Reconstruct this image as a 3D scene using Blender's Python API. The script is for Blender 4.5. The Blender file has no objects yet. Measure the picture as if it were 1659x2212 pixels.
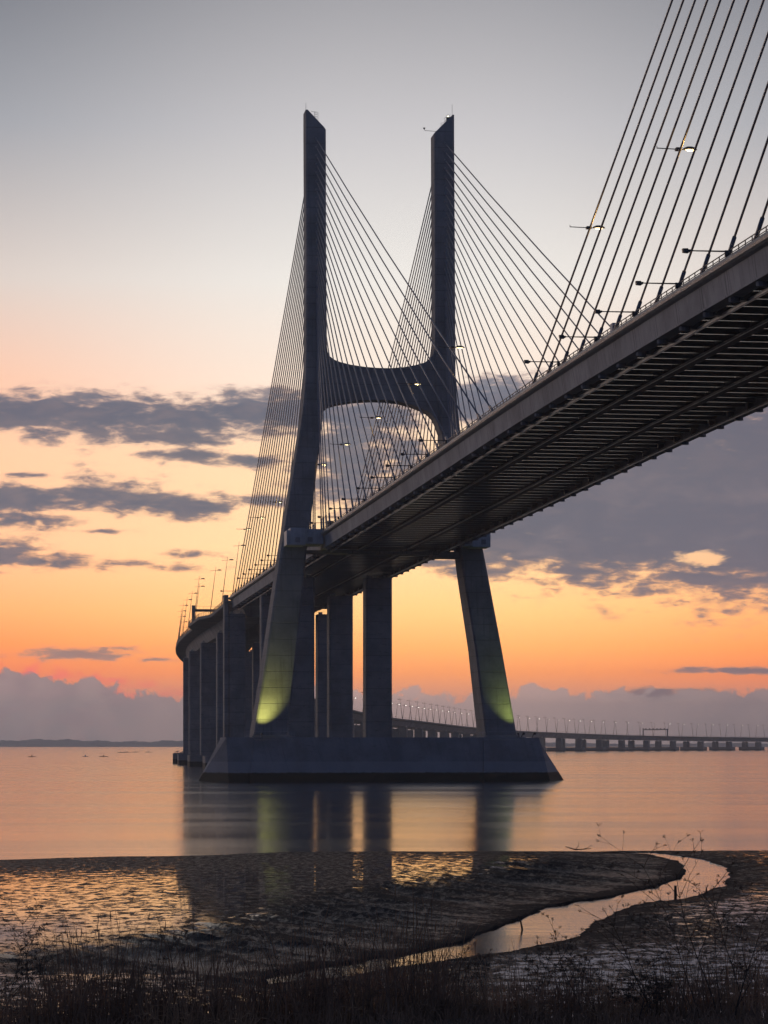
import bpy, math, random
import numpy as np
from math import sin, cos, tan, atan, atan2, radians, pi, sqrt
from mathutils import Vector

random.seed(7)
S = bpy.context.scene
COL = S.collection

# ------------------------------------------------------------------ camera, world, light, exposure
FPX, HOR, CAMH = 5700.0, 1606.0, 8.28          # focal length, horizon row (for a 1659 x 2212 frame), eye height
TH = atan(829.5 / FPX)                          # yaw away from the bridge axis (+Y)
cam_d = bpy.data.cameras.new('camera'); cam = bpy.data.objects.new('camera', cam_d); COL.objects.link(cam)
cam.location = (0, 0, CAMH); cam.rotation_euler = (pi/2, 0, -TH)
cam_d.sensor_fit = 'HORIZONTAL'; cam_d.sensor_width = 24.0; cam_d.lens = FPX/1659*24.0
cam_d.shift_y = (HOR-1106)/1659.0
cam_d.clip_start = 0.5; cam_d.clip_end = 30000
S.camera = cam
S.render.resolution_x = 768; S.render.resolution_y = 1024
S.render.engine = 'CYCLES'
S.view_settings.view_transform = 'Standard'; S.view_settings.look = 'None'
S.view_settings.exposure = 0.0; S.view_settings.gamma = 1.0
S.cycles.max_bounces = 6; S.cycles.diffuse_bounces = 3; S.cycles.glossy_bounces = 4; S.cycles.volume_bounces = 0

class NT:
    def __init__(s, tree): s.t = tree; s.n = tree.nodes; s.l = tree.links
    def node(s, typ, **kw):
        n = s.n.new(typ)
        for k, v in kw.items(): setattr(n, k, v)
        return n
    def put(s, sock, v):
        if isinstance(v, (int, float)): sock.default_value = v
        elif isinstance(v, (tuple, list)):
            v = tuple(v)
            if sock.type == 'RGBA' and len(v) == 3: v = v + (1.0,)
            sock.default_value = v
        else: s.l.new(v, sock)
    def m(s, op, a, b=0.0, c=0.0, clamp=False):
        n = s.node('ShaderNodeMath', operation=op, use_clamp=clamp)
        s.put(n.inputs[0], a); s.put(n.inputs[1], b); s.put(n.inputs[2], c)
        return n.outputs[0]
    def step(s, v, a, b):
        n = s.node('ShaderNodeMapRange', interpolation_type='SMOOTHSTEP')
        s.put(n.inputs['Value'], v); s.put(n.inputs['From Min'], a); s.put(n.inputs['From Max'], b)
        return n.outputs['Result']
    def lin(s, v, a, b, c=0.0, d=1.0):
        n = s.node('ShaderNodeMapRange')
        s.put(n.inputs['Value'], v); s.put(n.inputs['From Min'], a); s.put(n.inputs['From Max'], b)
        s.put(n.inputs['To Min'], c); s.put(n.inputs['To Max'], d)
        return n.outputs['Result']
    def mix(s, f, a, b, mode='MIX'):
        n = s.node('ShaderNodeMix', data_type='RGBA', blend_type=mode)
        s.put(n.inputs['Factor'], f); s.put(n.inputs['A'], a); s.put(n.inputs['B'], b)
        # the RGBA sockets of the Mix node are the ones of type RGBA
        return [o for o in n.outputs if o.type == 'RGBA'][0]
    def vec(s, x, y, z):
        n = s.node('ShaderNodeCombineXYZ'); s.put(n.inputs[0], x); s.put(n.inputs[1], y); s.put(n.inputs[2], z)
        return n.outputs[0]
    def noise(s, v, scale=1.0, detail=4.0, rough=0.55, dist=0.0, col=False):
        n = s.node('ShaderNodeTexNoise'); s.put(n.inputs['Vector'], v); s.put(n.inputs['Scale'], scale)
        s.put(n.inputs['Detail'], detail); s.put(n.inputs['Roughness'], rough); s.put(n.inputs['Distortion'], dist)
        return n.outputs['Color' if col else 'Fac']
    def ramp(s, f, stops, interp='LINEAR'):
        n = s.node('ShaderNodeValToRGB'); s.put(n.inputs[0], f); cr = n.color_ramp; cr.interpolation = interp
        while len(cr.elements) < len(stops): cr.elements.new(0.5)
        for e, (p, c) in zip(cr.elements, stops): e.position = p; e.color = tuple(c)+(1.0,)
        return n.outputs[0]

def _mix(s, f, a, b, mode='MIX'):
    n = s.node('ShaderNodeMix', data_type='RGBA', blend_type=mode)
    ins = [i for i in n.inputs if i.type == 'RGBA']
    s.put(n.inputs[0], f); s.put(ins[0], a); s.put(ins[1], b)
    return [o for o in n.outputs if o.type == 'RGBA'][0]
NT.mix = _mix

def lin1(c):
    c = c/255.0
    return c/12.92 if c <= 0.04045 else ((c+0.055)/1.055)**2.4
def rgb(r, g, b): return (lin1(r), lin1(g), lin1(b))

# ---- sky: dawn gradient by elevation and azimuth, with cloud banks placed by their bearing and height
W = bpy.data.worlds.new('World'); S.world = W; W.use_nodes = True
t = NT(W.node_tree); t.n.clear()
tc = t.node('ShaderNodeTexCoord'); sp = t.node('ShaderNodeSeparateXYZ'); t.l.new(tc.outputs['Generated'], sp.inputs[0])
azr = t.m('ARCTAN2', sp.outputs[0], sp.outputs[1])
el = t.m('ARCSINE', sp.outputs[2])
U = t.m('MULTIPLY_ADD', t.m('SUBTRACT', azr, TH), FPX, 829.5)        # bearing, 5700 units per radian
V = t.m('MULTIPLY_ADD', el, -FPX, HOR)                               # elevation in the same unit, 1606 = horizon
tv = t.lin(V, -1200, 1700)
def st(y): return (y+1200)/2900.0
mid = t.ramp(tv, [(0, rgb(118,122,136)), (st(-350), rgb(142,144,154)), (st(0), rgb(177,176,181)), (st(300), rgb(212,209,211)), (st(620), rgb(234,229,222)),
    (st(830), rgb(245,226,208)), (st(980), rgb(252,214,172)), (st(1180), rgb(255,211,156)), (st(1320), rgb(255,194,120)), (st(1400), rgb(255,170,90)),
    (st(1455), rgb(250,152,80)), (st(1530), rgb(226,150,120)), (st(1620), rgb(200,150,130))])
side = t.ramp(tv, [(0, rgb(90,96,110)), (st(-350), rgb(110,114,124)), (st(0), rgb(131,134,144)), (st(300), rgb(168,170,177)), (st(620), rgb(214,199,190)),
    (st(830), rgb(242,188,158)), (st(980), rgb(246,192,152)), (st(1180), rgb(246,186,138)), (st(1320), rgb(247,160,92)), (st(1400), rgb(246,134,60)),
    (st(1455), rgb(238,118,62)), (st(1530), rgb(205,130,108)), (st(1620), rgb(170,125,110))])
offc = t.m('ABSOLUTE', t.m('SUBTRACT', U, 900))
sky = t.mix(t.step(offc, 80, 1150), mid, side)
# clouds
nv = t.vec(t.m('MULTIPLY', U, 1/210), t.m('MULTIPLY', V, 1/85), 0.0)
n1 = t.noise(nv, 1.0, 6, 0.58, 0.35)
nvb = t.vec(t.m('MULTIPLY', U, 1/75), t.m('MULTIPLY', V, 1/26), 4.0)
n2 = t.noise(nvb, 1.0, 4, 0.5, 0.4)
CL = [(-80,902,210,42),(100,898,210,42),(250,905,210,48),(400,908,210,46),(540,898,210,42),(660,890,150,42),(100,945,70,18),(380,948,110,20),
      (405,987,75,17),(545,998,60,14),(760,1000,110,90),(790,900,120,36),(880,985,60,40),(1030,870,130,44),(930,1010,70,26),
      (60,1085,150,30),(215,1070,120,38),(300,1092,120,24),(430,1095,110,27),(30,1130,110,20),(560,1085,90,10),
      (-20,1205,110,40),(110,1218,110,17),(260,1222,110,12),(400,1200,50,8),(350,1228,70,7),(75,1034,40,5),(235,1152,45,5),
      (170,1413,140,15),(260,1400,80,9),(40,1415,70,10),(340,1425,60,5),
      (1180,1090,230,120),(1350,1090,300,140),(1560,1080,330,160),(1450,1150,300,95),(1640,1180,260,110),(1720,1000,260,110),(1620,955,110,40),(1090,1150,170,70),
      (1245,1234,62,9),(1530,1250,70,16),(1350,1190,200,34),(1020,1232,70,14),(955,1215,60,12),
      (1640,1450,130,5),(1420,1500,70,10)]
dens = None
for (a, b, w, hh) in CL:
    dx = t.m('MULTIPLY', t.m('SUBTRACT', U, a), 1.0/w); dy = t.m('MULTIPLY', t.m('SUBTRACT', V, b), 1.0/hh)
    v = t.m('SUBTRACT', 1.0, t.m('SQRT', t.m('ADD', t.m('MULTIPLY', dx, dx), t.m('MULTIPLY', dy, dy))))
    if hh <= 20: v = t.m('MULTIPLY', v, 0.5 if hh <= 12 else 0.75)
    dens = v if dens is None else t.m('SMOOTH_MAX', dens, v, 0.12)
n5 = t.noise(t.vec(t.m('MULTIPLY', U, 1/38), t.m('MULTIPLY', V, 1/11), 14.0), 1.0, 4, 0.6, 0.5)
nn = t.m('ADD', t.m('MULTIPLY', t.m('SUBTRACT', n1, 0.5), 1.9), t.m('ADD', t.m('MULTIPLY', t.m('SUBTRACT', n2, 0.5), 1.7), t.m('MULTIPLY', t.m('SUBTRACT', n5, 0.5), 1.15)))
cd = t.m('ADD', t.m('ADD', dens, nn), t.m('ADD', t.m('MULTIPLY', t.step(U, 980, 1200), 0.42), t.m('MULTIPLY', t.m('SUBTRACT', 1.0, t.step(V, 1040, 1300)), 0.20)))
cf = t.m('ADD', t.m('MULTIPLY', t.step(cd, -0.15, 0.45), 0.72), t.m('MULTIPLY', t.step(cd, -0.5, 0.9), 0.28))
cf = t.m('MULTIPLY', cf, t.step(dens, -1.3, -0.35))
# a hole in the big bank where the light comes through
hole = t.m('ADD', t.m('SUBTRACT', 1.0, t.m('SQRT', t.m('ADD', t.m('POWER', t.m('MULTIPLY', t.m('SUBTRACT', U, 1500), 1/62), 2), t.m('POWER', t.m('MULTIPLY', t.m('SUBTRACT', V, 1212), 1/20), 2)))), t.m('MULTIPLY', nn, 1.3))
cf = t.m('MULTIPLY', cf, t.m('SUBTRACT', 1.0, t.m('MULTIPLY', t.step(hole, 0.0, 0.8), 0.85)))
ccol = t.ramp(t.lin(V, 800, 1500), [(0, rgb(114,118,132)), (0.12, rgb(80,88,106)), (0.30, rgb(86,91,105)), (0.5, rgb(76,84,102)), (0.62, rgb(82,84,98)), (0.8, rgb(124,100,98)), (1, rgb(150,114,104))])
ccol = t.mix(t.m('MULTIPLY', t.step(n2, 0.45, 0.7), 0.16), ccol, rgb(160,134,126))
ccol = t.mix(t.step(U, 900, 1300), ccol, t.mix(0.62, ccol, rgb(78,84,102)))
ccol = t.mix(t.m('MULTIPLY', t.step(cd, 0.62, 0.05), 0.55), ccol, t.mix(t.step(V, 950, 1250), rgb(190,150,136), rgb(208,142,104)))
ccol = t.mix(t.m('MULTIPLY', t.step(n1, 0.52, 0.72), t.m('MULTIPLY', t.step(U, 950, 1150), 0.16)), ccol, rgb(150,132,132))
sky = t.mix(t.m('MULTIPLY', cf, 0.95), sky, ccol)
# distant cumulus bank that stands on the horizon
n3 = t.noise(t.vec(t.m('MULTIPLY', U, 1/62), t.m('MULTIPLY', V, 1/70), 9.0), 1.0, 5, 0.55, 0.35)
n4 = t.noise(t.vec(t.m('MULTIPLY', U, 1/330), 0.0, 2.0), 1.0, 2, 0.5)
topv = t.m('SUBTRACT', 1503, t.m('ADD', t.m('MULTIPLY', t.m('SUBTRACT', n3, 0.42), 125), t.m('MULTIPLY', t.m('SUBTRACT', n4, 0.5), 60)))
topv = t.m('SUBTRACT', topv, t.m('MULTIPLY', t.step(U, 330, -60), 55))
bank = t.step(t.m('SUBTRACT', V, topv), -2, 9)
bcol = t.ramp(t.lin(V, 1440, 1610), [(0, rgb(172,134,126)), (0.35, rgb(188,154,144)), (1, rgb(168,148,144))])
bcol = t.mix(t.step(offc, 60, 780), bcol, t.mix(0.8, bcol, rgb(112,104,110)))
bcol = t.mix(t.m('MULTIPLY', t.step(n3, 0.4, 0.65), 0.18), bcol, rgb(190,160,150))
rim = t.m('MULTIPLY', t.step(t.m('SUBTRACT', V, topv), -34, -2), t.m('MULTIPLY', t.step(U, 620, 150), t.step(n2, 0.40, 0.62)))
sky = t.mix(t.m('MULTIPLY', rim, 0.9), sky, rgb(240,104,88))
sky = t.mix(t.m('MULTIPLY', bank, 0.94), sky, bcol)
# the western half of the sky, behind the viewer, is still dark
back = t.step(t.m('ABSOLUTE', t.m('SUBTRACT', azr, TH)), radians(22), radians(105))
zen = t.step(el, radians(18), radians(70))
bk = t.mix(zen, rgb(76,96,138), rgb(94,102,122))
sky = t.mix(t.m('MULTIPLY', back, t.m('SUBTRACT', 1.0, zen)), sky, bk)
bg = t.node('ShaderNodeBackground'); t.put(bg.inputs['Color'], sky); t.put(bg.inputs['Strength'], t.m('MULTIPLY', t.ramp(t.lin(V, 0, 1600), [(0,(.42,)*3),(.19,(.48,)*3),(.375,(.58,)*3),(.5,(.62,)*3),(.72,(.72,)*3),(.875,(.88,)*3),(.92,(.86,)*3),(1,(.74,)*3)]), 2.0))
wo = t.node('ShaderNodeOutputWorld'); t.l.new(bg.outputs[0], wo.inputs['Surface'])
W.cycles.sampling_method = 'MANUAL'; W.cycles.sample_map_resolution = 512

# ---- faint dawn light, sun still in the haze at the horizon
sd = bpy.data.lights.new('sun', 'SUN'); so = bpy.data.objects.new('sun', sd); COL.objects.link(so)
sd.energy = 0.5; sd.angle = radians(14); sd.color = (1.0, 0.80, 0.66)
SAZ, SEL = radians(-36), radians(5)
so.rotation_euler = Vector((-sin(SAZ)*cos(SEL), -cos(SAZ)*cos(SEL), -sin(SEL))).to_track_quat('-Z', 'Y').to_euler()

# ------------------------------------------------------------------ helpers
def tagp(o, label=None, cat=None, group=None, kind=None):
    if label: o['label'] = label
    if cat: o['category'] = cat
    if group: o['group'] = group
    if kind: o['kind'] = kind
    return o
def empty(name, loc, label, cat, group=None, rot=(0,0,0)):
    o = bpy.data.objects.new(name, None); COL.objects.link(o); o.location = loc; o.rotation_euler = rot
    o.empty_display_size = 0.5
    return tagp(o, label, cat, group)
def copy_tree(o, parent=None):
    c = o.copy(); COL.objects.link(c)
    if parent is not None: c.parent = parent
    for ch in list(o.children): copy_tree(ch, c)
    return c
class MB:
    def __init__(s): s.v = []; s.f = []
    def add(s, vs, fs):
        k = len(s.v); s.v.extend([tuple(p) for p in vs]); s.f.extend([tuple(i+k for i in f) for f in fs]); return s
    def hexa(s, p):      # 4 bottom, 4 top, same order
        return s.add(p, [(3,2,1,0),(4,5,6,7),(0,1,5,4),(1,2,6,5),(2,3,7,6),(3,0,4,7)])
    def box(s, x0, x1, y0, y1, z0, z1):
        return s.hexa([(x0,y0,z0),(x1,y0,z0),(x1,y1,z0),(x0,y1,z0),(x0,y0,z1),(x1,y0,z1),(x1,y1,z1),(x0,y1,z1)])
    def cbox(s, x0, x1, y0, y1, z0, z1, c):     # box with chamfered vertical corners
        r = [(x0+c,y0),(x1-c,y0),(x1,y0+c),(x1,y1-c),(x1-c,y1),(x0+c,y1),(x0,y1-c),(x0,y0+c)]
        return s.loft([[(a,b,z0) for a,b in r], [(a,b,z1) for a,b in r]])
    def loft(s, rings, closed=True, caps=True):
        n = len(rings[0]); k = len(s.v)
        for r in rings: s.v.extend([tuple(p) for p in r])
        for i in range(len(rings)-1):
            for j in range(n if closed else n-1):
                a = k+i*n+j; b = k+i*n+(j+1) % n
                s.f.append((a, b, b+n, a+n))
        if caps and closed:
            s.f.append(tuple(k+j for j in reversed(range(n)))); s.f.append(tuple(k+(len(rings)-1)*n+j for j in range(n)))
        return s
    def tube(s, pts, r, n=6, caps=True):
        pts = [Vector(p) for p in pts]; m_ = len(pts); rad = r if isinstance(r, (list, tuple)) else [r]*m_
        rings = []
        for i, p in enumerate(pts):
            d = (pts[min(i+1, m_-1)]-pts[max(i-1, 0)]).normalized()
            up = Vector((0,0,1)) if abs(d.z) < 0.9 else Vector((0,1,0))
            a = d.cross(up).normalized(); b = d.cross(a).normalized()
            rings.append([p+(a*cos(2*pi*j/n)+b*sin(2*pi*j/n))*rad[i] for j in range(n)])
        return s.loft(rings, True, caps)
    def ribbon(s, pts, w, side):
        k = len(s.v); side = Vector(side); m_ = len(pts)
        for i, p in enumerate(pts):
            ww = w*(1-0.8*i/(m_-1))*0.5; p = Vector(p)
            s.v.append(tuple(p-side*ww)); s.v.append(tuple(p+side*ww))
        for i in range(m_-1): s.f.append((k+2*i, k+2*i+1, k+2*i+3, k+2*i+2))
        return s
    def build(s, name, mat, parent=None, smooth=False, bevel=0):
        me = bpy.data.meshes.new(name); me.from_pydata(s.v, [], s.f); me.update(); me.materials.append(mat)
        if smooth: me.polygons.foreach_set('use_smooth', [True]*len(me.polygons))
        o = bpy.data.objects.new(name, me); COL.objects.link(o)
        if parent is not None: o.parent = parent; o.matrix_parent_inverse = parent_inv(parent)
        if bevel:
            b = o.modifiers.new('bevel', 'BEVEL'); b.width = bevel; b.segments = 2; b.limit_method = 'ANGLE'
        return o
def parent_inv(p):
    # children are written in world coordinates: undo the parent's own placement
    from mathutils import Matrix, Euler
    m_ = Matrix.LocRotScale(p.location, p.rotation_euler, p.scale)
    q = p.parent
    if q is not None: m_ = Matrix.LocRotScale(q.location, q.rotation_euler, q.scale) @ q.matrix_parent_inverse.inverted() @ m_ if False else m_
    return m_.inverted() if p.type == 'EMPTY' else Matrix.Identity(4)

def XA(x, Y): return Y*tan(TH+atan((x-829.5)/FPX))
def ground(x, y, z=0.0):
    """point at height z seen at column x, row y of the 1659 x 2212 frame"""
    d = FPX*(CAMH-z)/(y-HOR); l = (x-829.5)/FPX*d
    return (l*cos(TH)+d*sin(TH), d*cos(TH)-l*sin(TH))
def at_depth(x, d):
    l = (x-829.5)/FPX*d
    return (l*cos(TH)+d*sin(TH), d*cos(TH)-l*sin(TH))

# ------------------------------------------------------------------ materials
def mat(name):
    m_ = bpy.data.materials.new(name); m_.use_nodes = True; t_ = NT(m_.node_tree); t_.n.clear()
    out = t_.node('ShaderNodeOutputMaterial'); p = t_.node('ShaderNodeBsdfPrincipled'); t_.l.new(p.outputs[0], out.inputs['Surface'])
    return m_, t_, p, out
def posxyz(t_):
    g = t_.node('ShaderNodeNewGeometry'); s_ = t_.node('ShaderNodeSeparateXYZ'); t_.l.new(g.outputs['Position'], s_.inputs[0])
    return g.outputs['Position'], s_.outputs[0], s_.outputs[1], s_.outputs[2]
def bump(t_, p, h, dist=0.05, strength=1.0):
    b = t_.node('ShaderNodeBump'); b.inputs['Strength'].default_value = strength; b.inputs['Distance'].default_value = dist
    t_.put(b.inputs['Height'], h); t_.l.new(b.outputs[0], p.inputs['Normal']); return b
def concrete(name, base, lift=4.1, tide=0.0, streak=0.35, pale=None, dirt=0.0, slots=False):
    m_, t_, p, out = mat(name); P, x, y, z = posxyz(t_)
    big = t_.noise(P, 0.16, 5, 0.6); fine = t_.noise(P, 2.3, 5, 0.65)
    hs = t_.m('ADD', x, t_.m('MULTIPLY', y, 0.7))
    drip = t_.noise(t_.vec(t_.m('MULTIPLY', hs, 1.6), 0.0, t_.m('MULTIPLY', z, 0.07)), 1.0, 5, 0.7)
    c = t_.mix(t_.step(big, 0.3, 0.7), tuple(b*0.72 for b in base), tuple(b*1.18 for b in base))
    c = t_.mix(t_.m('MULTIPLY', t_.step(drip, 0.5, 0.72), streak), c, tuple(b*0.42 for b in base))
    c = t_.mix(t_.m('MULTIPLY', t_.step(fine, 0.5, 0.8), 0.18), c, tuple(min(1, b*1.6) for b in base))
    if dirt:
        d1 = t_.noise(t_.vec(t_.m('MULTIPLY', hs, 0.35), 0.0, t_.m('MULTIPLY', z, 1.1)), 1.0, 6, 0.75)
        c = t_.mix(t_.m('MULTIPLY', t_.step(d1, 0.55, 0.66), dirt), c, tuple(b*0.3 for b in base))
    # formwork lifts: a thin groove at every pour, each lift a slightly different tone
    if lift:
        fr = t_.m('FRACT', t_.m('DIVIDE', t_.m('ADD', z, 400.0), lift))
        line = t_.m('SUBTRACT', 1.0, t_.step(t_.m('ABSOLUTE', t_.m('SUBTRACT', fr, 0.5)), 0.006, 0.028))
        idx = t_.m('FLOOR', t_.m('DIVIDE', t_.m('ADD', z, 400.0), lift))
        wn = t_.node('ShaderNodeTexWhiteNoise', noise_dimensions='1D'); t_.put(wn.inputs['W'], idx)
        c = t_.mix(t_.m('MULTIPLY', wn.outputs['Value'], 0.22), c, tuple(b*0.55 for b in base))
        c = t_.mix(t_.m('MULTIPLY', line, 0.55), c, tuple(b*0.25 for b in base))
        h = t_.m('SUBTRACT', t_.m('MULTIPLY', fine, 0.25), line)
    else: h = t_.m('MULTIPLY', fine, 0.25)
    if pale:            # wash band left by the high tides
        pn = t_.m('ADD', z, t_.m('MULTIPLY', t_.m('SUBTRACT', fine, 0.5), 0.35))
        c = t_.mix(t_.m('MULTIPLY', t_.m('SUBTRACT', 1.0, t_.step(pn, pale-0.12, pale+0.12)), 0.5), c, tuple(min(1, b*1.5) for b in base))
    if tide:
        tn = t_.m('ADD', z, t_.m('MULTIPLY', t_.m('SUBTRACT', fine, 0.5), 0.9))
        c = t_.mix(t_.m('SUBTRACT', 1.0, t_.step(tn, tide-0.18, tide+0.18)), c, (0.012, 0.014, 0.010))
    if slots:
        for off in (0.0, 0.085):
            fy = t_.m('FRACT', t_.m('ADD', t_.m('DIVIDE', y, 9.5), off))
            ln = t_.m('SUBTRACT', 1.0, t_.step(t_.m('ABSOLUTE', t_.m('SUBTRACT', fy, 0.5)), 0.004, 0.011))
            c = t_.mix(t_.m('MULTIPLY', ln, t_.m('MULTIPLY', t_.step(drip, 0.3, 0.55), 0.75)), c, (0.02,0.02,0.02))
        pan = t_.node('ShaderNodeTexWhiteNoise', noise_dimensions='1D'); t_.put(pan.inputs['W'], t_.m('FLOOR', t_.m('DIVIDE', y, 9.5)))
        c = t_.mix(t_.m('MULTIPLY', pan.outputs['Value'], 0.35), c, tuple(b*0.55 for b in base))
    t_.put(p.inputs['Base Color'], c); p.inputs['Roughness'].default_value = 0.85
    p.inputs['Specular IOR Level'].default_value = 0.3
    bump(t_, p, h, 0.06, 0.7)
    return m_
def plain(name, col, rough=0.6, metal=0.0, var=0.25, scale=1.5, streaks=False):
    m_, t_, p, out = mat(name); P, x, y, z = posxyz(t_)
    n = t_.noise(P, scale, 5, 0.65)
    if streaks:
        n = t_.m('MULTIPLY', t_.m('ADD', n, t_.noise(t_.vec(t_.m('MULTIPLY', x, 2.0), t_.m('MULTIPLY', y, 2.0), t_.m('MULTIPLY', z, 0.15)), 1.0, 4, 0.7)), 0.5)
    c = t_.mix(t_.step(n, 0.3, 0.7), tuple(a*(1-var) for a in col), tuple(min(1, a*(1+var)) for a in col))
    t_.put(p.inputs['Base Color'], c); p.inputs['Roughness'].default_value = rough; p.inputs['Metallic'].default_value = metal
    return m_
def emit(name, col, strength):
    m_, t_, p, out = mat(name); p.inputs['Base Color'].default_value = (0.5,0.5,0.5,1)
    p.inputs['Emission Color'].default_value = tuple(col)+(1,); p.inputs['Emission Strength'].default_value = strength
    return m_

CONC = (0.185, 0.19, 0.20)
M = {}
M['tower'] = concrete('tower_concrete', CONC, 3.55, streak=0.6, dirt=0.3)
M['pier'] = concrete('pier_concrete', (0.20,0.20,0.205), 4.2, tide=1.7, streak=0.3, dirt=0.7)
M['pier_far'] = concrete('far_pier_concrete', (0.17,0.17,0.17), 0, tide=1.6, streak=0.2)
M['cap'] = concrete('cap_concrete', (0.17,0.18,0.205), 0, tide=1.9, streak=0.4, pale=4.3, dirt=0.35)
M['girder'] = concrete('girder_concrete', (0.30,0.305,0.31), 0, streak=0.8, slots=True)
M['cornice'] = plain('cornice_concrete', (0.20,0.205,0.20), 0.5, 0, 0.2, 0.8)
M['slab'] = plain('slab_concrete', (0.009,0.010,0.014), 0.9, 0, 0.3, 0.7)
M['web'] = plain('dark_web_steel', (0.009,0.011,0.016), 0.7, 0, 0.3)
M['flange'] = plain('pale_flange_steel', (0.84,0.96,0.92), 0.2, 0.9, 0.08)
M['rail'] = plain('rail_steel', (0.27,0.29,0.31), 0.35, 0.5, 0.3)
M['railing'] = plain('railing_steel', (0.07,0.06,0.06), 0.6, 0.2, 0.3)
M['cable'] = plain('cable_sheath', (0.15,0.16,0.19), 0.38, 0, 0.12)
M['dark'] = plain('dark_metal', (0.03,0.03,0.033), 0.5, 0.3, 0.3)
M['panel'] = plain('pale_panel', (0.27,0.30,0.34), 0.6, 0, 0.25, 0.8, True)
M['asphalt'] = plain('asphalt', (0.05,0.05,0.05), 0.9, 0, 0.2)
M['bearing'] = plain('bearing_block', (0.5,0.48,0.44), 0.6, 0, 0.3)
M['wood'] = plain('wet_wood', (0.03,0.024,0.018), 0.7, 0, 0.4, 8)
M['lens'] = emit('lamp_lens_glow', (1.0, 0.78, 0.42), 2.6)
M['lens_far'] = emit('far_lamp_glow', (1.0, 0.95, 0.85), 4.5)
M['beacon'] = emit('beacon_glow', (1.0, 0.95, 0.6), 3.0)
M['flood'] = emit('flood_glass', (1.0, 0.95, 0.25), 0.25)
M['bird_dark'] = plain('dark_feather', (0.02,0.02,0.02), 0.8)
M['bird_white'] = plain('white_feather', (0.8,0.8,0.8), 0.8)
M['boat'] = plain('boat_paint', (0.05,0.045,0.04), 0.6)
M['grass'] = plain('dry_grass', (0.20,0.12,0.075), 0.9, 0, 0.5, 3)
M['grass2'] = plain('dead_reed', (0.34,0.20,0.115), 0.9, 0, 0.4, 3)
M['stem'] = plain('fennel_stem', (0.04,0.03,0.024), 0.9, 0, 0.4, 6)
M['soil'] = plain('bank_soil', (0.018,0.015,0.012), 0.95, 0, 0.5, 4)

# ------------------------------------------------------------------ water
def water_mat():
    m_, t_, p, out = mat('estuary_water'); P, x, y, z = posxyz(t_)
    # axis along the view so that the calm and ruffled strips lie across it
    u = t_.m('ADD', t_.m('MULTIPLY', x, cos(TH)), t_.m('MULTIPLY', y, -sin(TH)))
    v = t_.m('ADD', t_.m('MULTIPLY', x, sin(TH)), t_.m('MULTIPLY', y, cos(TH)))
    strip = t_.noise(t_.vec(t_.m('MULTIPLY', u, 0.006), t_.m('MULTIPLY', v, 0.035), 0), 1.0, 5, 0.62, 0.3)
    fine = t_.noise(t_.vec(t_.m('MULTIPLY', u, 0.05), t_.m('MULTIPLY', v, 0.22), 3), 1.0, 6, 0.7, 0.2)
    small = t_.noise(t_.vec(t_.m('MULTIPLY', u, 0.5), t_.m('MULTIPLY', v, 1.2), 5), 1.0, 3, 0.6)
    rough = t_.m('ADD', 0.105, t_.m('MULTIPLY', t_.step(strip, 0.38, 0.66), 0.05))
    t_.put(p.inputs['Roughness'], rough)
    p.inputs['Base Color'].default_value = (0.035, 0.036, 0.042, 1); p.inputs['IOR'].default_value = 1.4
    h = t_.m('ADD', t_.m('MULTIPLY', fine, 0.7), t_.m('ADD', t_.m('MULTIPLY', strip, 0.5), t_.m('MULTIPLY', small, 0.12)))
    bump(t_, p, h, 0.10, 0.5)
    return m_
M['water'] = water_mat()
MB().add([(-5000,-600,0),(8000,-600,0),(8000,9800,0),(-5000,9800,0)], [(0,1,2,3)]).build('water', M['water'])['kind'] = 'structure'

# ------------------------------------------------------------------ bridge line
CX = 85.15                      # centre line of the straight part
DK = [(-120,48.5),(0,51.6),(120,54.0),(234,55.47),(306,55.95),(343,56.03),(365,56.0),(418,55.7),(479,55.3),(582,54.85),(671,54.35),(789,53.6),(812,53.4)]
def pchip(tab):
    xs = [a for a,_ in tab]; ys = [b for _,b in tab]; n = len(xs)
    dl = [(ys[i+1]-ys[i])/(xs[i+1]-xs[i]) for i in range(n-1)]
    mm = [dl[0]]+[(dl[i-1]+dl[i])/2 for i in range(1, n-1)]+[dl[-1]]
    def f(x):
        i = 0
        while i < n-2 and x > xs[i+1]: i += 1
        h = xs[i+1]-xs[i]; s_ = (x-xs[i])/h
        return (2*s_**3-3*s_**2+1)*ys[i]+(s_**3-2*s_**2+s_)*h*mm[i]+(-2*s_**3+3*s_**2)*ys[i+1]+(s_**3-s_**2)*h*mm[i+1]
    return f
ZD = pchip(DK)                  # top of the cornice
HW = 15.55
Y0, YP, Y1 = -120.0, 584.0, 811.0

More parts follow.
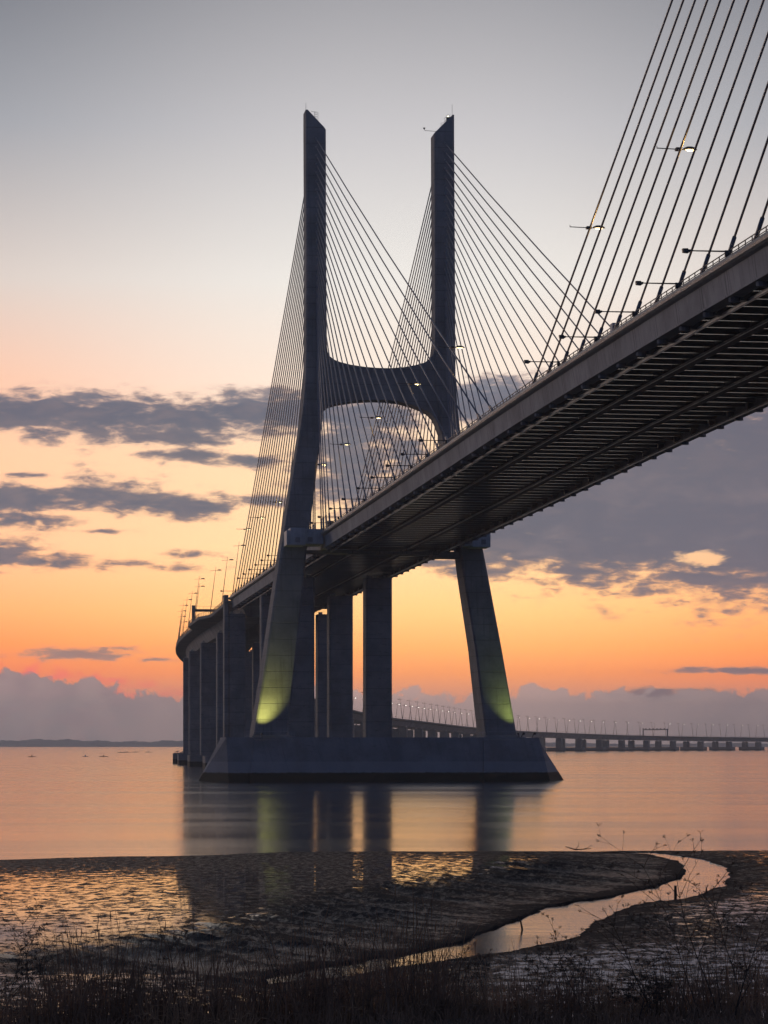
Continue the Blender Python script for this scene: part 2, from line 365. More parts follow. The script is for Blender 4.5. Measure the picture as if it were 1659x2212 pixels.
def deck_rings(ys, sec): return [[(CX+o, y_, ZD(y_)+dz) for o, dz in sec] for y_ in ys]
ys = [Y0+(Y1-Y0)*i/150 for i in range(151)]
deck = empty('bridge_deck', (CX, YP, ZD(YP)), 'long concrete road deck hung from the stay cables, sweeping from upper right to the pylon', 'bridge deck')
for sg, nm in ((-1, 'n'), (1, 'f')):
    q = lambda pts: [(sg*o, z_) for o, z_ in pts]
    # edge girder
    MB().loft(deck_rings(ys, q([(14.72,-1.02),(14.42,-3.33),(14.60,-3.36),(14.58,-3.56),(13.1,-3.56),(13.3,-1.02)]))).build('edge_girder', M['girder'], deck)
    MB().loft(deck_rings(ys, q([(14.3,0.0),(14.9,0.02),(15.3,-0.06),(15.52,-0.26),(15.58,-0.52),(15.50,-0.78),(15.25,-0.95),(14.75,-1.02),(13.3,-1.018),(13.3,-0.3)]))).build('cornice', M['cornice'], deck, smooth=False)
    g = MB(); g.loft(deck_rings(ys, q([(12.55,-3.72),(12.30,-3.72),(12.30,-3.98),(12.55,-3.98)])))
    g.loft(deck_rings(ys, q([(12.62,-3.98),(12.62,-4.03),(12.22,-4.03),(12.22,-3.98)])))
    g.build('gantry_rail', M['rail'], deck)
    # hangers of the rail and the lower cable anchor blocks
    hrest = MB(); arest = MB(); nh = 0
    y_ = 375-9.5*28
    while y_ < Y1-3:
        z_ = ZD(y_)
        if y_ > 100 and abs(y_-YP) > 6:
            nh += 1; hb = MB() if nh <= 50 else hrest; ab = MB() if nh <= 50 else arest
            hb.hexa([(CX+sg*12.3,y_-.18,z_-3.9),(CX+sg*13.3,y_-.18,z_-3.1),(CX+sg*13.3,y_+.18,z_-3.1),(CX+sg*12.3,y_+.18,z_-3.9),
                     (CX+sg*12.2,y_-.18,z_-2.9),(CX+sg*13.2,y_-.18,z_-1.1),(CX+sg*13.2,y_+.18,z_-1.1),(CX+sg*12.2,y_+.18,z_-2.9)])
            hb.box(CX+sg*13.0-.35, CX+sg*13.0+.35, y_-.9, y_+.1, z_-3.95, z_-3.57)
            r8 = [(sg*13.85+.55*cos(a), .55*sin(a)) for a in [i*pi/4 for i in range(8)]]
            ab.loft([[(CX+a, y_+b, z_-3.5) for a, b in r8], [(CX+a, y_+b*.9-.12, z_-4.05) for a, b in r8]])
            if nh <= 50: hb.build('rail_hanger', M['dark'], deck); ab.build('anchor_block', M['pier_far'], deck)
        y_ += 9.5
    for q_, nm_, mt_ in ((hrest,'rail_hanger_run','dark'),(arest,'anchor_block_run','pier_far')):
        q_.build(nm_, M[mt_], deck)['kind'] = 'stuff'
    # parapet railing
    r = MB(); y_ = 110.0
    while y_ < Y1-1:
        z_ = ZD(y_); X_ = CX+sg*15.0
        r.box(X_-.04, X_+.04, y_-.06, y_+.06, z_-.05, z_+.62); y_ += 2.3
    for a, b in ((0.56,0.64),(0.22,0.27)):
        r.loft(deck_rings([y_ for y_ in ys if y_ > 100], [(sg*15.0-.05,a),(sg*15.0+.05,a),(sg*15.0+.05,b),(sg*15.0-.05,b)]))
    r.build('railing', M['railing'], deck)
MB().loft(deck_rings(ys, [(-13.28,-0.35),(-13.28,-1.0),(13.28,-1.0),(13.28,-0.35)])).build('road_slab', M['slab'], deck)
# longitudinal beams under the slab
for o in (-5.25, 5.25):
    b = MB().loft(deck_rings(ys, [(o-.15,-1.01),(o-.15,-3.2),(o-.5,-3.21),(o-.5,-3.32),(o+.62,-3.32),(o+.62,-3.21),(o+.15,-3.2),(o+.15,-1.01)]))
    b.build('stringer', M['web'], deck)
    MB().loft(deck_rings(ys, [(o-.66,-3.10),(o-.66,-3.40),(o-.505,-3.40),(o-.505,-3.10)])).build('stringer_rail', M['rail'], deck)
# cross beams: the nearest hundred as parts, the rest as one
crossw, n_cb = MB(), 0
y_ = 232.0; spacing = 4.75; far_cb = MB()
def cbeam(mb, y_, fl):
    z_ = ZD(y_)
    for a, b in ((-13.2,-5.92),(-4.62,4.58),(5.88,13.2)):
        mb.box(CX+a, CX+b, y_-.19, y_+.19, z_-2.93, z_-2.88)
for i in range(122):
    yy = y_+i*spacing
    if yy > Y1-3: break
    if abs(yy-YP) < 2: continue
    if i < 100:
        b = MB(); cbeam(b, yy, 1); b.build('cross_beam', M['flange'], deck)
    else: cbeam(far_cb, yy, 1)
    z_ = ZD(yy)
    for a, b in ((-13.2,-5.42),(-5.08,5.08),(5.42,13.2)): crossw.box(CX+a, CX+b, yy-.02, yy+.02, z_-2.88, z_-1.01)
o = far_cb.build('cross_beam_run', M['flange'], deck); o['kind'] = 'stuff'
o = crossw.build('cross_beam_web', M['web'], deck); o['kind'] = 'stuff'
# inspection gantry and hoses under the deck beside the pylon
g = MB(); z_ = ZD(575)
for a in (-9, -3, 3, 9): g.box(CX+a-.1, CX+a+.1, 571, 571.2, z_-5.2, z_-3.4)
g.box(CX-10, CX+10, 570.6, 571.8, z_-5.3, z_-5.15); g.box(CX-10, CX+10, 570.6, 570.66, z_-4.3, z_-4.24)
for i in range(21): g.box(CX-10+i-.03, CX-10+i+.03, 570.6, 570.66, z_-5.2, z_-4.25)
g.build('inspection_gantry', M['dark'], deck)
g = MB()
for hx, dz in ((5.6,3.4),(7.2,2.8),(11.2,2.3)):
    g.tube([(CX+hx-.6*cos(pi*i/10), 560, z_-4.4-dz*sin(pi*i/10)) for i in range(11)], .03, 4)
g.build('hanging_hose', M['dark'], deck)
# small things on the deck edge: a control cabinet, wind mast, walkway at the pylon
c = MB(); zc = ZD(287); c.box(CX-15.1, CX-14.3, 298, 299.2, ZD(298), ZD(298)+1.0); c.build('service_cabinet', M['panel'], deck)
c = MB(); c.box(CX-15.1, CX-13.8, 566, 568.6, ZD(567), ZD(567)+1.5); c.box(CX-14.9, CX-14.0, 563.4, 563.8, ZD(567), ZD(567)+1.0); c.build('service_cabinet', M['railing'], deck)

# ------------------------------------------------------------------ pylon
LT = [(144.2,18.05,13.55),(118,17.9,13.5),(96,17.97,13.33),(90,18.05,13.3),(84,18.5,13.8),(78.7,19.2,14.55),(71.7,20.3,15.3),(64.7,21.5,16.2),(57.7,22.65,17.1),(50.7,23.8,18.05),(39,25.5,19.2),(23.4,27.7,20.85),(9.6,30.0,22.5)]
RT = [(144.2,15.35,10.83),(118,15.5,10.95),(96,15.6,10.98),(90,15.65,10.98),(84,16.0,11.5),(78.7,16.6,12.3),(71.7,17.7,13.3),(64.7,19.1,14.3),(57.7,20.4,15.4),(51.2,21.7,16.4),(45.9,22.7,17.1),(29.6,25.7,19.7),(9.6,29.1,22.0)]
def legdepth(z):
    if z > 84: return 2.75+(144-z)/60*0.25
    return 3.0+(84-z)/74.4*2.6
def prof(T, z):
    for (z1,a1,b1),(z0,a0,b0) in zip(T, T[1:]):
        if z >= z0-1e-6: s_ = (z-z0)/(z1-z0); return a0+(a1-a0)*s_, b0+(b1-b0)*s_
    return T[-1][1:]
def make_pylon(yc, label, detail=True):
    py = empty('bridge_pylon', (CX, yc, 0), label, 'bridge pylon')
    for sg, T in ((-1, LT), (1, RT)):
        mb = MB(); rings = []
        zs = sorted(set([z for z,_,_ in T]+[104,110,60,45,34,16]))
        for z_ in zs:
            a, b = prof(T, z_); dp = legdepth(z_); ch = 0.42
            r_ = [(b+ch,-dp),(a-ch,-dp),(a,-dp+ch),(a,dp-ch),(a-ch,dp),(b+ch,dp),(b,dp-ch),(b,-dp+ch)]
            rings.append([(CX+sg*o, yc+y_, z_) for o, y_ in (r_ if sg > 0 else r_[::-1])])
        a, b = prof(T, 144.2); dp = legdepth(144); ch = 0.42
        r_ = [(b+ch,-dp),(a-ch,-dp),(a,-dp+ch),(a,dp-ch),(a-ch,dp),(b+ch,dp),(b,dp-ch),(b,-dp+ch)]
        rings.append([(CX+sg*o, yc+y_, 144.6+min(4.3, (o-b)/(a-b)*4.6)) for o, y_ in (r_ if sg > 0 else r_[::-1])])
        mb.loft(rings); leg = mb.build('leg', M['tower'], py)
        # footing pedestal running down the slope of the pile cap
        mb = MB(); a, b = prof(T, 9.6)
        def pr(o0, o1, z_, yf): return [(CX+sg*o0,yc+yf,z_),(CX+sg*o1,yc+yf,z_),(CX+sg*o1,yc-5.0,z_),(CX+sg*o0,yc-5.0,z_)]
        rr = [pr(b-.3, a+.35, 10.1, -6.6), pr(b-1.2, a+.1, 9.0, -9.35), pr(b-2.0+.2, a+1.6, -0.3, -12.55)]
        if sg < 0: rr = [q[::-1] for q in rr]
        mb.loft(rr); mb.build('pedestal', M['cap'], py)
        # collar walkway with its railing at the foot
        mb = MB()
        zf = 11.6
        for (xa, xb, ya) in ((b-1.6, b-.2, -5.8), (a+.5, a+1.9, -5.8)):
            mb.box(CX+min(sg*xa, sg*xb), CX+max(sg*xa, sg*xb), yc+ya, yc+ya+.08, 9.7, 9.78)
            for i in range(5): xx = CX+sg*(xa+(xb-xa)*i/4); mb.box(xx-.03, xx+.03, yc+ya, yc+ya+.06, 9.6, 10.85)
            mb.box(CX+min(sg*xa, sg*xb), CX+max(sg*xa, sg*xb), yc+ya, yc+ya+.06, 10.8, 10.86)
        mb.box(CX+min(sg*a, sg*b), CX+max(sg*a, sg*b), yc-6.7, yc-6.66, 10.86, 10.92)
        mb.build('foot_railing', M['rail'], py)
        # maintenance chamber wrapped around the leg at deck level
        mb = MB()
        for (o0, o1, yf, yb_, z0, z1, zt) in ((19.0,22.35,-9.9,1.2,51.75,54.35,55.5),(14.9,19.0,-9.2,-1.0,52.05,54.35,55.35)):
            s0 = 0.0 if sg < 0 else -0.9
            x0, x1 = sorted((CX+sg*(o0+s0), CX+sg*(o1+s0)))
            mb.box(x0, x1, yc+yf, yc+yb_, z0, z1)
            mb.box(x0+.06, x1-.06, yc+yf+.12, yc+yb_-.1, z1+.06, zt)
            mb.box(x0+.01, x1-.01, yc+yf+.01, yc+yb_-.01, z1, z1+.06)
        s0 = 0.0 if sg < 0 else -0.9
        mb.box(*sorted((CX+sg*(22.35+s0), CX+sg*(23.1+s0))), yc-9.9, yc-4, 51.75, 54.9)
        mb.build('deck_level_chamber', M['panel'], py)
        for (o0, zz0, zz1, yq) in ((21.2,52.3,53.4,9.93),(18.4,52.5,53.5,9.23)):
            MB().box(*sorted((CX+sg*o0, CX+sg*(o0-1.1))), yc-yq, yc-yq+.02, zz0, zz1).build('access_panel', M['cap'], py)
        # roof fittings
        a, b = prof(T, 144.2)
        ya = yc-1.4
        mb = MB()
        if sg < 0:
            mb.tube([(CX-a+.15, ya, 144.5), (CX-a+.15, ya, 150.6)], .035, 4)
            mb.build('lightning_rod', M['dark'], py); mb = MB()
            for i in range(5):
                zz = 148.6-.55*i
                mb.tube([(CX-b-2.4,ya,zz),(CX-b-1.75,ya,zz),(CX-b-1.55,ya,zz-.12),(CX-b-1.55,ya,zz-.26),(CX-b-1.75,ya,zz-.38),(CX-b-2.4,ya,zz-.38)], .03, 4)
            mb.tube([(CX-a+1.3,ya,148.75),(CX-b-1.75,ya,148.6)], .035, 4); mb.tube([(CX-b-2.4,ya,148.65),(CX-b-2.4,ya,146.3)], .04, 4)
            mb.build('ladder_cage', M['dark'], py)
        else:
            mb.tube([(CX+a-.3, ya, 148.2), (CX+a-.3, ya, 151.4)], .035, 4); mb.build('lightning_rod', M['dark'], py); mb = MB()
            for i in range(5):
                zz = 147.2-.55*i
                mb.tube([(CX+b+3.0,ya,zz),(CX+b+1.9,ya,zz),(CX+b+1.6,ya,zz-.12),(CX+b+1.6,ya,zz-.26),(CX+b+1.9,ya,zz-.38),(CX+b+3.0,ya,zz-.38)], .03, 4)
            for dx in (1.9,2.2,2.6,3.0): mb.tube([(CX+b+dx+.7,ya,145.2+dx*.95),(CX+b+dx+.7,ya,146.3+dx*.95)], .035, 4)
            mb.tube([(CX+b+2.3,ya,148.0),(CX+b+3.4,ya,149.2)], .035, 4); mb.tube([(CX+b+2.3,ya,147.3),(CX+b+3.4,ya,148.4)], .03, 4)
            mb.build('ladder_cage', M['dark'], py); mb = MB()
            mb.box(CX+a-1.6, CX+a-.85, ya-.3, ya+.3, 147.4, 148.5); mb.build('beacon_box', M['dark'], py)
            MB().box(CX+a-1.4, CX+a-1.1, ya-.15, ya+.15, 148.5, 148.75).build('beacon_lamp', M['beacon'], py)
            mb = MB(); mb.tube([(CX+b+.9,ya,145.2),(CX+b-1.9,ya,145.35),(CX+b-2.1,ya,145.6)], .05, 4)
            mb.loft([[(CX+b-2.12+.12*cos(q*pi/3),ya+.12*sin(q*pi/3),145.6) for q in range(6)],[(CX+b-2.12+.3*cos(q*pi/3),ya+.3*sin(q*pi/3),145.95) for q in range(6)]])
            mb.build('wind_sensor_arm', M['dark'], py)
    # curved cross beam between the legs
    up = [(-13.35,93.8),(-13.2,93.5),(-12.75,93.0),(-12.1,92.75),(-11,92.5),(-8,92.15),(-4.5,91.95),(-1,91.85),(2,91.95),(5,92.25),(8,92.8),(9.6,93.4),(10.4,94.2),(10.9,95.3),(10.99,96.5)]
    up = [(-13.34,96.5),(-13.15,95.2),(-12.6,94.2),(-11.6,93.5),(-10.2,93.0)]+[(-8,92.5),(-5,92.1),(-2,91.9),(1,91.9),(4,92.2),(6.6,92.7),(8.6,93.3),(9.9,94.2),(10.7,95.3),(10.97,96.5)]
    lo = [(-14.9,79),(-14.5,81),(-13.9,82.3),(-12.6,83.3),(-10.5,83.9),(-7,84.5),(-3,84.8),(0,84.8),(3,84.5),(6,83.8),(8.2,83.0),(9.8,82.2),(10.9,81.1),(11.6,79.8),(12.3,77.8)]
    mb = MB(); yb0, yb1 = yc-2.45, yc+2.45; n = len(up)
    for yq in (yb0, yb1):
        for (o_, z_) in up: mb.v.append((CX+o_, yq, z_))
        for (o_, z_) in lo: mb.v.append((CX+o_, yq, z_))
    for i in range(n-1):
        mb.f.append((i+1, i, n+i, n+i+1)); mb.f.append((2*n+i, 2*n+i+1, 3*n+i+1, 3*n+i))
        mb.f.append((i, i+1, 2*n+i+1, 2*n+i)); mb.f.append((n+i+1, n+i, 3*n+i, 3*n+i+1))
    mb.f.append((0, 2*n, 3*n, n)); mb.f.append((n-1, 2*n-1, 4*n-1, 3*n-1))
    mb.build('crossbeam', M['tower'], py)
    MB().box(CX-18.6, CX+17.0, yc-2.0, yc+3.2, 50.6, 51.2).box(CX+10.5, CX+17.4, yc-2.6, yc+2.8, 49.8, 51.1).build('lower_crossbeam', M['tower'], py)
    # pile cap
    bot = [(-41.7,0),(-36,-12),(35.2,-12),(40.9,0),(35.2,12),(-36,12)]
    top = [(-36.9,-3),(-36.2,-8.6),(33.4,-8.6),(34.0,-3),(33.4,8.6),(-36.2,8.6)]
    mb = MB().loft([[(CX+a*1.006,yc+b*1.02,-.8) for a, b in bot], [(CX+a,yc+b,0.0) for a, b in bot], [(CX+a,yc+b,9.62) for a, b in top]])
    mb.build('pile_cap', M['cap'], py)
    # stay cables: 24 to each side on each leg
    N = 24
    lands = [211-9.5*k for k in range(21)]+[15.0,10.0,6.0]
    anch = [142.6-1.87*k for k in range(23)]+[95.5]
    for sg, T in ((-1, LT), (1, RT)):
        for dr in (-1, 1):
            for k in range(N):
                yl = yc+dr*lands[k]; zl = ZD(yl) if yl < Y1 else ZD(Y1)
                a, b = prof(T, anch[k]); xo = CX+sg*(a*.5+b*.5)
                P0 = Vector((CX+sg*14.95, yl, zl-0.1)); P1 = Vector((xo, yc+dr*(legdepth(anch[k])-.3), anch[k]-0.0))
                D_ = (P1-P0); L_ = D_.length; D_.normalize()
                mb = MB(); mid_ = (P0+P1)/2-Vector((0,0,L_*L_*1.6e-5))
                mb.tube([P0, P0+D_*3.2], .22, 7); mb.tube([P0+D_*3.1, (P0*.75+P1*.25)-Vector((0,0,L_*L_*1.2e-5)), mid_, (P0*.25+P1*.75)-Vector((0,0,L_*L_*1.2e-5)), P1-D_*2.4], .132, 6)
                mb.tube([P1-D_*2.5, P1], .2, 7)
                mb.build('stay_cable', M['cable'], py, smooth=True)
    return py
pyl = make_pylon(YP, 'tall grey H shaped concrete pylon with splayed legs on a wide sloped pile cap')
PY2 = 134.0
pyl2 = make_pylon(PY2, 'nearer pylon whose thick dark stay cables cross the upper right corner')

# roof over water: the yellow green floodlights on the pile cap
def floodlight(x, y_, z_, label, col, power, tx, ty, tz):
    f = empty('floodlight', (x, y_, z_), label, 'floodlight', 'floodlights on the pile cap')
    MB().tube([(x,y_,z_),(x,y_,z_+.45)], .06, 6).box(x-.12,x+.12,y_-.15,y_+1.9,z_-.1,z_).build('stand', M['dark'], f)
    D_ = (Vector((tx,ty,tz))-Vector((x,y_,z_+.6))).normalized()
    A_ = Vector((x,y_,z_+.55))-D_*.2; B_ = A_+D_*.42
    MB().tube([A_, B_], [.16,.26], 10).build('housing', M['dark'], f)
    MB().tube([B_, B_+D_*.02], [.23,.23], 10).build('glass', M['flood'], f)
    ld = bpy.data.lights.new('flood_beam', 'SPOT'); lo_ = bpy.data.objects.new('flood_beam', ld); COL.objects.link(lo_)
    ld.energy = power; ld.color = col; ld.spot_size = radians(72); ld.spot_blend = 1.0; ld.shadow_soft_size = 0.02
    lo_.location = B_+D_*.05; lo_.rotation_euler = D_.to_track_quat('-Z', 'Y').to_euler(); lo_.parent = f; lo_.matrix_parent_inverse = parent_inv(f)
    return f
YG = (0.95, 0.90, 0.20)
floodlight(CX-28.6, YP-10.3, 9.75, 'lit yellow green floodlight at the foot of the left pylon leg', YG, 10000, CX-27.8, YP-5.4, 18)
floodlight(CX+28.4, YP-10.3, 9.75, 'lit yellow green floodlight at the foot of the right pylon leg', (0.72,0.85,0.18), 4600, CX+27.6, YP-5.2, 19)
for i, (dx, nm) in enumerate(((29.9,'the left one'),(32.4,'the right one'))):
    f = empty('tilted_floodlight', (CX+dx, YP-7.6, 9.62), 'unlit tilted floodlight at the right end of the pile cap, '+nm, 'floodlight', 'unlit floodlights on the right end of the pile cap')
    x_ = CX+dx
    MB().tube([(x_-.4,YP-7.6,9.6),(x_+.1,YP-7.6,10.5)], .09, 6).build('post', M['dark'], f)
    MB().hexa([(x_-.1,YP-7.8,10.3),(x_+.35,YP-7.8,10.15),(x_+.35,YP-7.4,10.15),(x_-.1,YP-7.4,10.3),(x_+.1,YP-7.8,10.75),(x_+.55,YP-7.8,10.65),(x_+.55,YP-7.4,10.65),(x_+.1,YP-7.4,10.75)]).build('housing', M['dark'], f)

# ------------------------------------------------------------------ piers
ORD = ['first','second','third','fourth','fifth','sixth','seventh','eighth','ninth','tenth','eleventh','twelfth','thirteenth','fourteenth','fifteenth','sixteenth','seventeenth','eighteenth','nineteenth','twentieth',
       'twenty-first','twenty-second','twenty-third','twenty-fourth','twenty-fifth','twenty-sixth','twenty-seventh','twenty-eighth','twenty-ninth','thirtieth']
def rotp(cx, cy, a, x, y_): return (cx+x*cos(a)-y_*sin(a), cy+x*sin(a)+y_*cos(a))
def pier(cx, cy, ang, ztop, label, group='piers of the bridge', s0=6.2, s1=12.9, dpt=6.0, capw=17.3, capd=7.5, caph=4.1, mt=None, cap=True, fin=None, cn=.45):
    p = empty('bridge_pier', (cx, cy, 0), label, 'bridge pier', group); mt = mt or M['pier']
    for sg in (-1, 1):
        x0, x1 = sorted((sg*s0, sg*s1)); c_ = cn
        r_ = [(x0+c_,-dpt/2),(x1-c_,-dpt/2),(x1,-dpt/2+c_),(x1,dpt/2-c_),(x1-c_,dpt/2),(x0+c_,dpt/2),(x0,dpt/2-c_),(x0,-dpt/2+c_)]
        zt = ztop
        mb = MB().loft([[rotp(cx,cy,ang,a,b)+(z_,) for a, b in r_] for z_ in (0.5, zt)]); mb.build('pier_shaft', mt, p)
        if dpt > 4:
            mb = MB()
            for o_ in (x0+1.2, x1-1.2):
                mb.hexa([rotp(cx,cy,ang,o_+a,b)+(z_,) for z_ in (zt+.0, zt+.75) for a, b in ((-.55,-.7),(.55,-.7),(.55,.7),(-.55,.7))])
            mb.build('bearing', M['bearing'], p)
    if cap:
        r_ = [(-capw+1,-capd),(capw-1,-capd),(capw,-capd+1),(capw,capd-1),(capw-1,capd),(-capw+1,capd),(-capw,capd-1),(-capw,-capd+1)]
        MB().loft([[rotp(cx,cy,ang,a,b)+(z_,) for a, b in r_] for z_ in (-.8, caph)]).build('pile_cap', mt, p)
    return p
pier(CX-0.35, 662, 0, ZD(662)-4.3, 'big square-cut pier pair right behind the pylon, the nearest pair', s0=6.5, s1=13.2)
pier(CX, 737, 0, ZD(737)-4.3, 'pier pair behind the pylon, between the nearest pair and the finned pair')
tp = pier(CX+0.75, 812, 0, 48.2, 'pier pair with a slim fin rising beside the deck edge where the stay cables end', s0=11.15, s1=16.45, dpt=6.5)
for sg in (-1, 1):
    x0, x1 = sorted((CX+sg*15.75, CX+sg*17.0))
    MB().box(x0, x1, 808.5, 813.5, 0.5, 53.9).build('edge_fin', M['pier'], tp)
r = MB()
for i in range(10): r.box(CX+9.6+i*.5, CX+9.63+i*.5, 809, 809.04, 48.2, 49.3)
for z_ in (48.6,48.95,49.3): r.box(CX+9.5, CX+15, 809, 809.04, z_, z_+.04)
for i in range(10): r.box(CX-15+i*.5, CX-14.97+i*.5, 809, 809.04, 48.2, 49.3)
for z_ in (48.6,48.95,49.3): r.box(CX-15, CX-9.5, 809, 809.04, z_, z_+.04)
r.build('pier_railing', M['dark'], tp)

# ------------------------------------------------------------------ curved approach viaduct that runs on to the far shore
VP = [(85.15,812,52.4),(85.15,850,51.7),(85.15,900,50.9),(85.2,960,50.5),(85.9,1020,50.1),(88.6,1100,49.7),(94,1180,48.9),(104,1270,47.5),(119,1370,45.4),
      (170,1620,38.4),(252,1900,29.4),(312,2060,26.2),(442,2440,21.9),(545,2660,19.8),(700,2900,17.2),(930,3130,15.4),(1240,3350,14.8),(1700,3600,14.6)]
def catmull(P, n):
    out = []
    for i in range(len(P)-1):
        p0 = P[max(i-1,0)]; p1 = P[i]; p2 = P[i+1]; p3 = P[min(i+2,len(P)-1)]
        d12 = (Vector(p2)-Vector(p1)).length
        m1 = (Vector(p2)-Vector(p0))/max((Vector(p2)-Vector(p0)).length,1e-6)*d12 if i > 0 else Vector(p2)-Vector(p1)
        m2 = (Vector(p3)-Vector(p1))/max((Vector(p3)-Vector(p1)).length,1e-6)*d12 if i < len(P)-2 else Vector(p2)-Vector(p1)
        for k in range(n):
            s_ = k/n; out.append((2*s_**3-3*s_**2+1)*Vector(p1)+(s_**3-2*s_**2+s_)*m1+(-2*s_**3+3*s_**2)*Vector(p2)+(s_**3-s_**2)*m2)
    out.append(Vector(P[-1])); return out
vp = catmull(VP, 24)
arc = [0.0]
for a, b in zip(vp, vp[1:]): arc.append(arc[-1]+(b-a).length)
def via(s_):
    s_ = min(max(s_, 0), arc[-1]-.01); lo_, hi_ = 0, len(arc)-1
    while hi_-lo_ > 1:
        md = (lo_+hi_)//2
        if arc[md] <= s_: lo_ = md
        else: hi_ = md
    f_ = (s_-arc[lo_])/(arc[hi_]-arc[lo_]); p = vp[lo_].lerp(vp[hi_], f_); d = (vp[hi_]-vp[lo_]).normalized()
    d0 = (vp[lo_]-vp[max(lo_-1,0)]).normalized() if lo_ > 0 else d
    d = (d0*(1-f_)+d*f_) if lo_ > 0 else d
    return p, atan2(-d.x, d.y)           # heading: angle to turn +Y onto the path
VL = arc[-1]
def vsweep(mb, sec, s0, s1, step, secf=None):
    rings = []; n = max(1, int((s1-s0)/step))
    for i in range(n+1):
        s_ = s0+(s1-s0)*i/n; p, a = via(s_); sc = secf(s_) if secf else sec
        rings.append([rotp(p.x, p.y, a, o_, 0)+(p.z+dz,) for o_, dz in sc])
    return mb.loft(rings)
vd = empty('viaduct_deck', (85.15, 812, 52.4), 'viaduct deck curving away behind the pylon and running low to the far right', 'viaduct deck')
bw = 15.9
def bay(s_):          # lay-by that widens the deck
    a, b, c_, d_ = 66, 78, 128, 148
    if s_ < a or s_ > d_: return 0
    if s_ < b: return 3.0*(s_-a)/(b-a)
    if s_ > c_: return 3.0*(d_-s_)/(d_-c_)
    return 3.0
steps = [(0.5, 700, 4), (700, VL, 12)]
sl, gd = MB(), MB()
for s0, s1, stp in steps:
    vsweep(sl, None, s0, s1, stp, lambda s_: [(-bw-bay(s_),0),(-bw-bay(s_),-.95),(-bw+.5-bay(s_)*.9,-1.15),(-10.6,-1.5),(10.6,-1.5),(bw-.5+bay(s_)*.9,-1.15),(bw+bay(s_),-.95),(bw+bay(s_),0)])
    vsweep(gd, None, s0, s1, stp, lambda s_: [(-11.6,-1.44),(-9.6,-5.0),(-3.4,-5.0),(-2.6,-1.48),(2.6,-1.48),(3.4,-5.0),(9.6,-5.0),(11.6,-1.44)])
sl.build('deck_slab', M['pier_far'], vd); gd.build('box_girder', M['girder'], vd)
rl = MB()
for sg in (-1, 1):
    s_ = 1.0
    while s_ < 900:
        p, a = via(s_); o_ = sg*(bw+bay(s_)-.25); q0 = rotp(p.x,p.y,a,o_,0)
        rl.box(q0[0]-.04,q0[0]+.04,q0[1]-.04,q0[1]+.04,p.z,p.z+1.15); s_ += 2.5 if s_ < 400 else 6
    for z0, z1 in ((.35,.4),(.72,.77),(1.1,1.17)):
        vsweep(rl, None, 0.5, VL if z0 > 1 else 500, 6, lambda s_: [(sg*(bw+bay(s_)-.3),z0),(sg*(bw+bay(s_)-.2),z0),(sg*(bw+bay(s_)-.2),z1),(sg*(bw+bay(s_)-.3),z1)])
rl.build('railing', M['railing'], vd)
# piers of the viaduct
s_ = 76.0; pn = 0; piers = []
while s_ < VL-20: piers.append(s_); s_ += 74.0 if s_ < 450 else 66.0
for i, s_ in enumerate(piers):
    p, a = via(s_)
    near = i < 6
    if near: lab = ['pier pair of the curved viaduct half hidden behind the finned pier','pier pair of the curved viaduct just left of the finned pier','third pier pair from the left end of the curved viaduct, cap at the waterline',
                    'second pier pair from the left end of the curved viaduct','leftmost pier pair of the curved viaduct with birds on its cap','pier pair of the curving viaduct hidden behind the leftmost pier'][i]
    else: lab = ORD[min(i-6,29)]+' small hazy pier pair of the distant low viaduct after the bend'
    pier(p.x, p.y, a, p.z-5.6, lab, 'piers of the curved approach viaduct' if near else 'hazy piers of the distant low viaduct', mt=M['pier'] if near else M['pier_far'],
         capw=17.2 if near else 15.5, capd=7.0 if near else 5.5, dpt=6.0 if near else 4.6, s0=6.2, s1=12.9)

# ------------------------------------------------------------------ street lamps on leaning poles
def lamp_proto(lit, fat=1.0):
    e = bpy.data.objects.new('street_lamp', None); COL.objects.link(e)
    L = 16.0; le = 0.125
    tip = Vector((L*le, 0, L)); arm = tip*0.93
    k = bpy.data.objects
    MB().tube([(0,0,0),(L*le*.5,0,L*.5),tuple(tip)], [.13*fat,.10*fat,.045*fat], 6).build('pole', M['railing'], e)
    MB().tube([tuple(arm-Vector((1.7,0,.12))), tuple(arm), tuple(arm+Vector((0.9,0,.05)))], .05*fat, 5).build('arm', M['railing'], e)
    h = arm+Vector((1.35,0,.12))
    mb = MB(); mb.loft([[tuple(h+Vector((a*.75*f_,b*.26*f_,c_))) for a, b in [(cos(q*pi/5),sin(q*pi/5)) for q in range(10)]] for c_, f_ in ((-.14,.9),(0,1.0),(.14,.75),(.24,.3))])
    mb.build('lamp_head', M['railing'], e)
    if lit:
        mb = MB(); mb.loft([[tuple(h+Vector((a*.55*f_,b*.3*f_,c_))) for a, b in [(cos(q*pi/5),sin(q*pi/5)) for q in range(10)]] for c_, f_ in ((-.36,.5),(-.24,.9),(-.145,1.0))])
        mb.build('lamp_glass', M['lens_far'], e)
    return e
proto_off = lamp_proto(False); proto_far = lamp_proto(False, 1.8); proto_lit = lamp_proto(True, 1.8)
used = {}
def place_lamp(proto, loc, rz, label, group):
    o = proto if id(proto) not in used else copy_tree(proto); used[id(proto)] = 1
    o.location = loc; o.rotation_euler = (0,0,rz); tagp(o, label, 'street lamp', group); return o
nl = 0
for i in range(13):
    s_ = -12+40*i
    if s_ < 0: x_, y_, z_, a = CX-15.2, 800.0, ZD(800), 0
    else:
        p, a = via(s_); q = rotp(p.x,p.y,a,-bw+.6-bay(s_),0); x_, y_, z_ = q[0], q[1], p.z
    place_lamp(proto_off, (x_,y_,z_), a, ORD[i]+' slim leaning lamp pole past the stay cables on the curving deck edge', 'lamp poles along the left edge of the curving deck'); nl += 1
kL = kR = 0
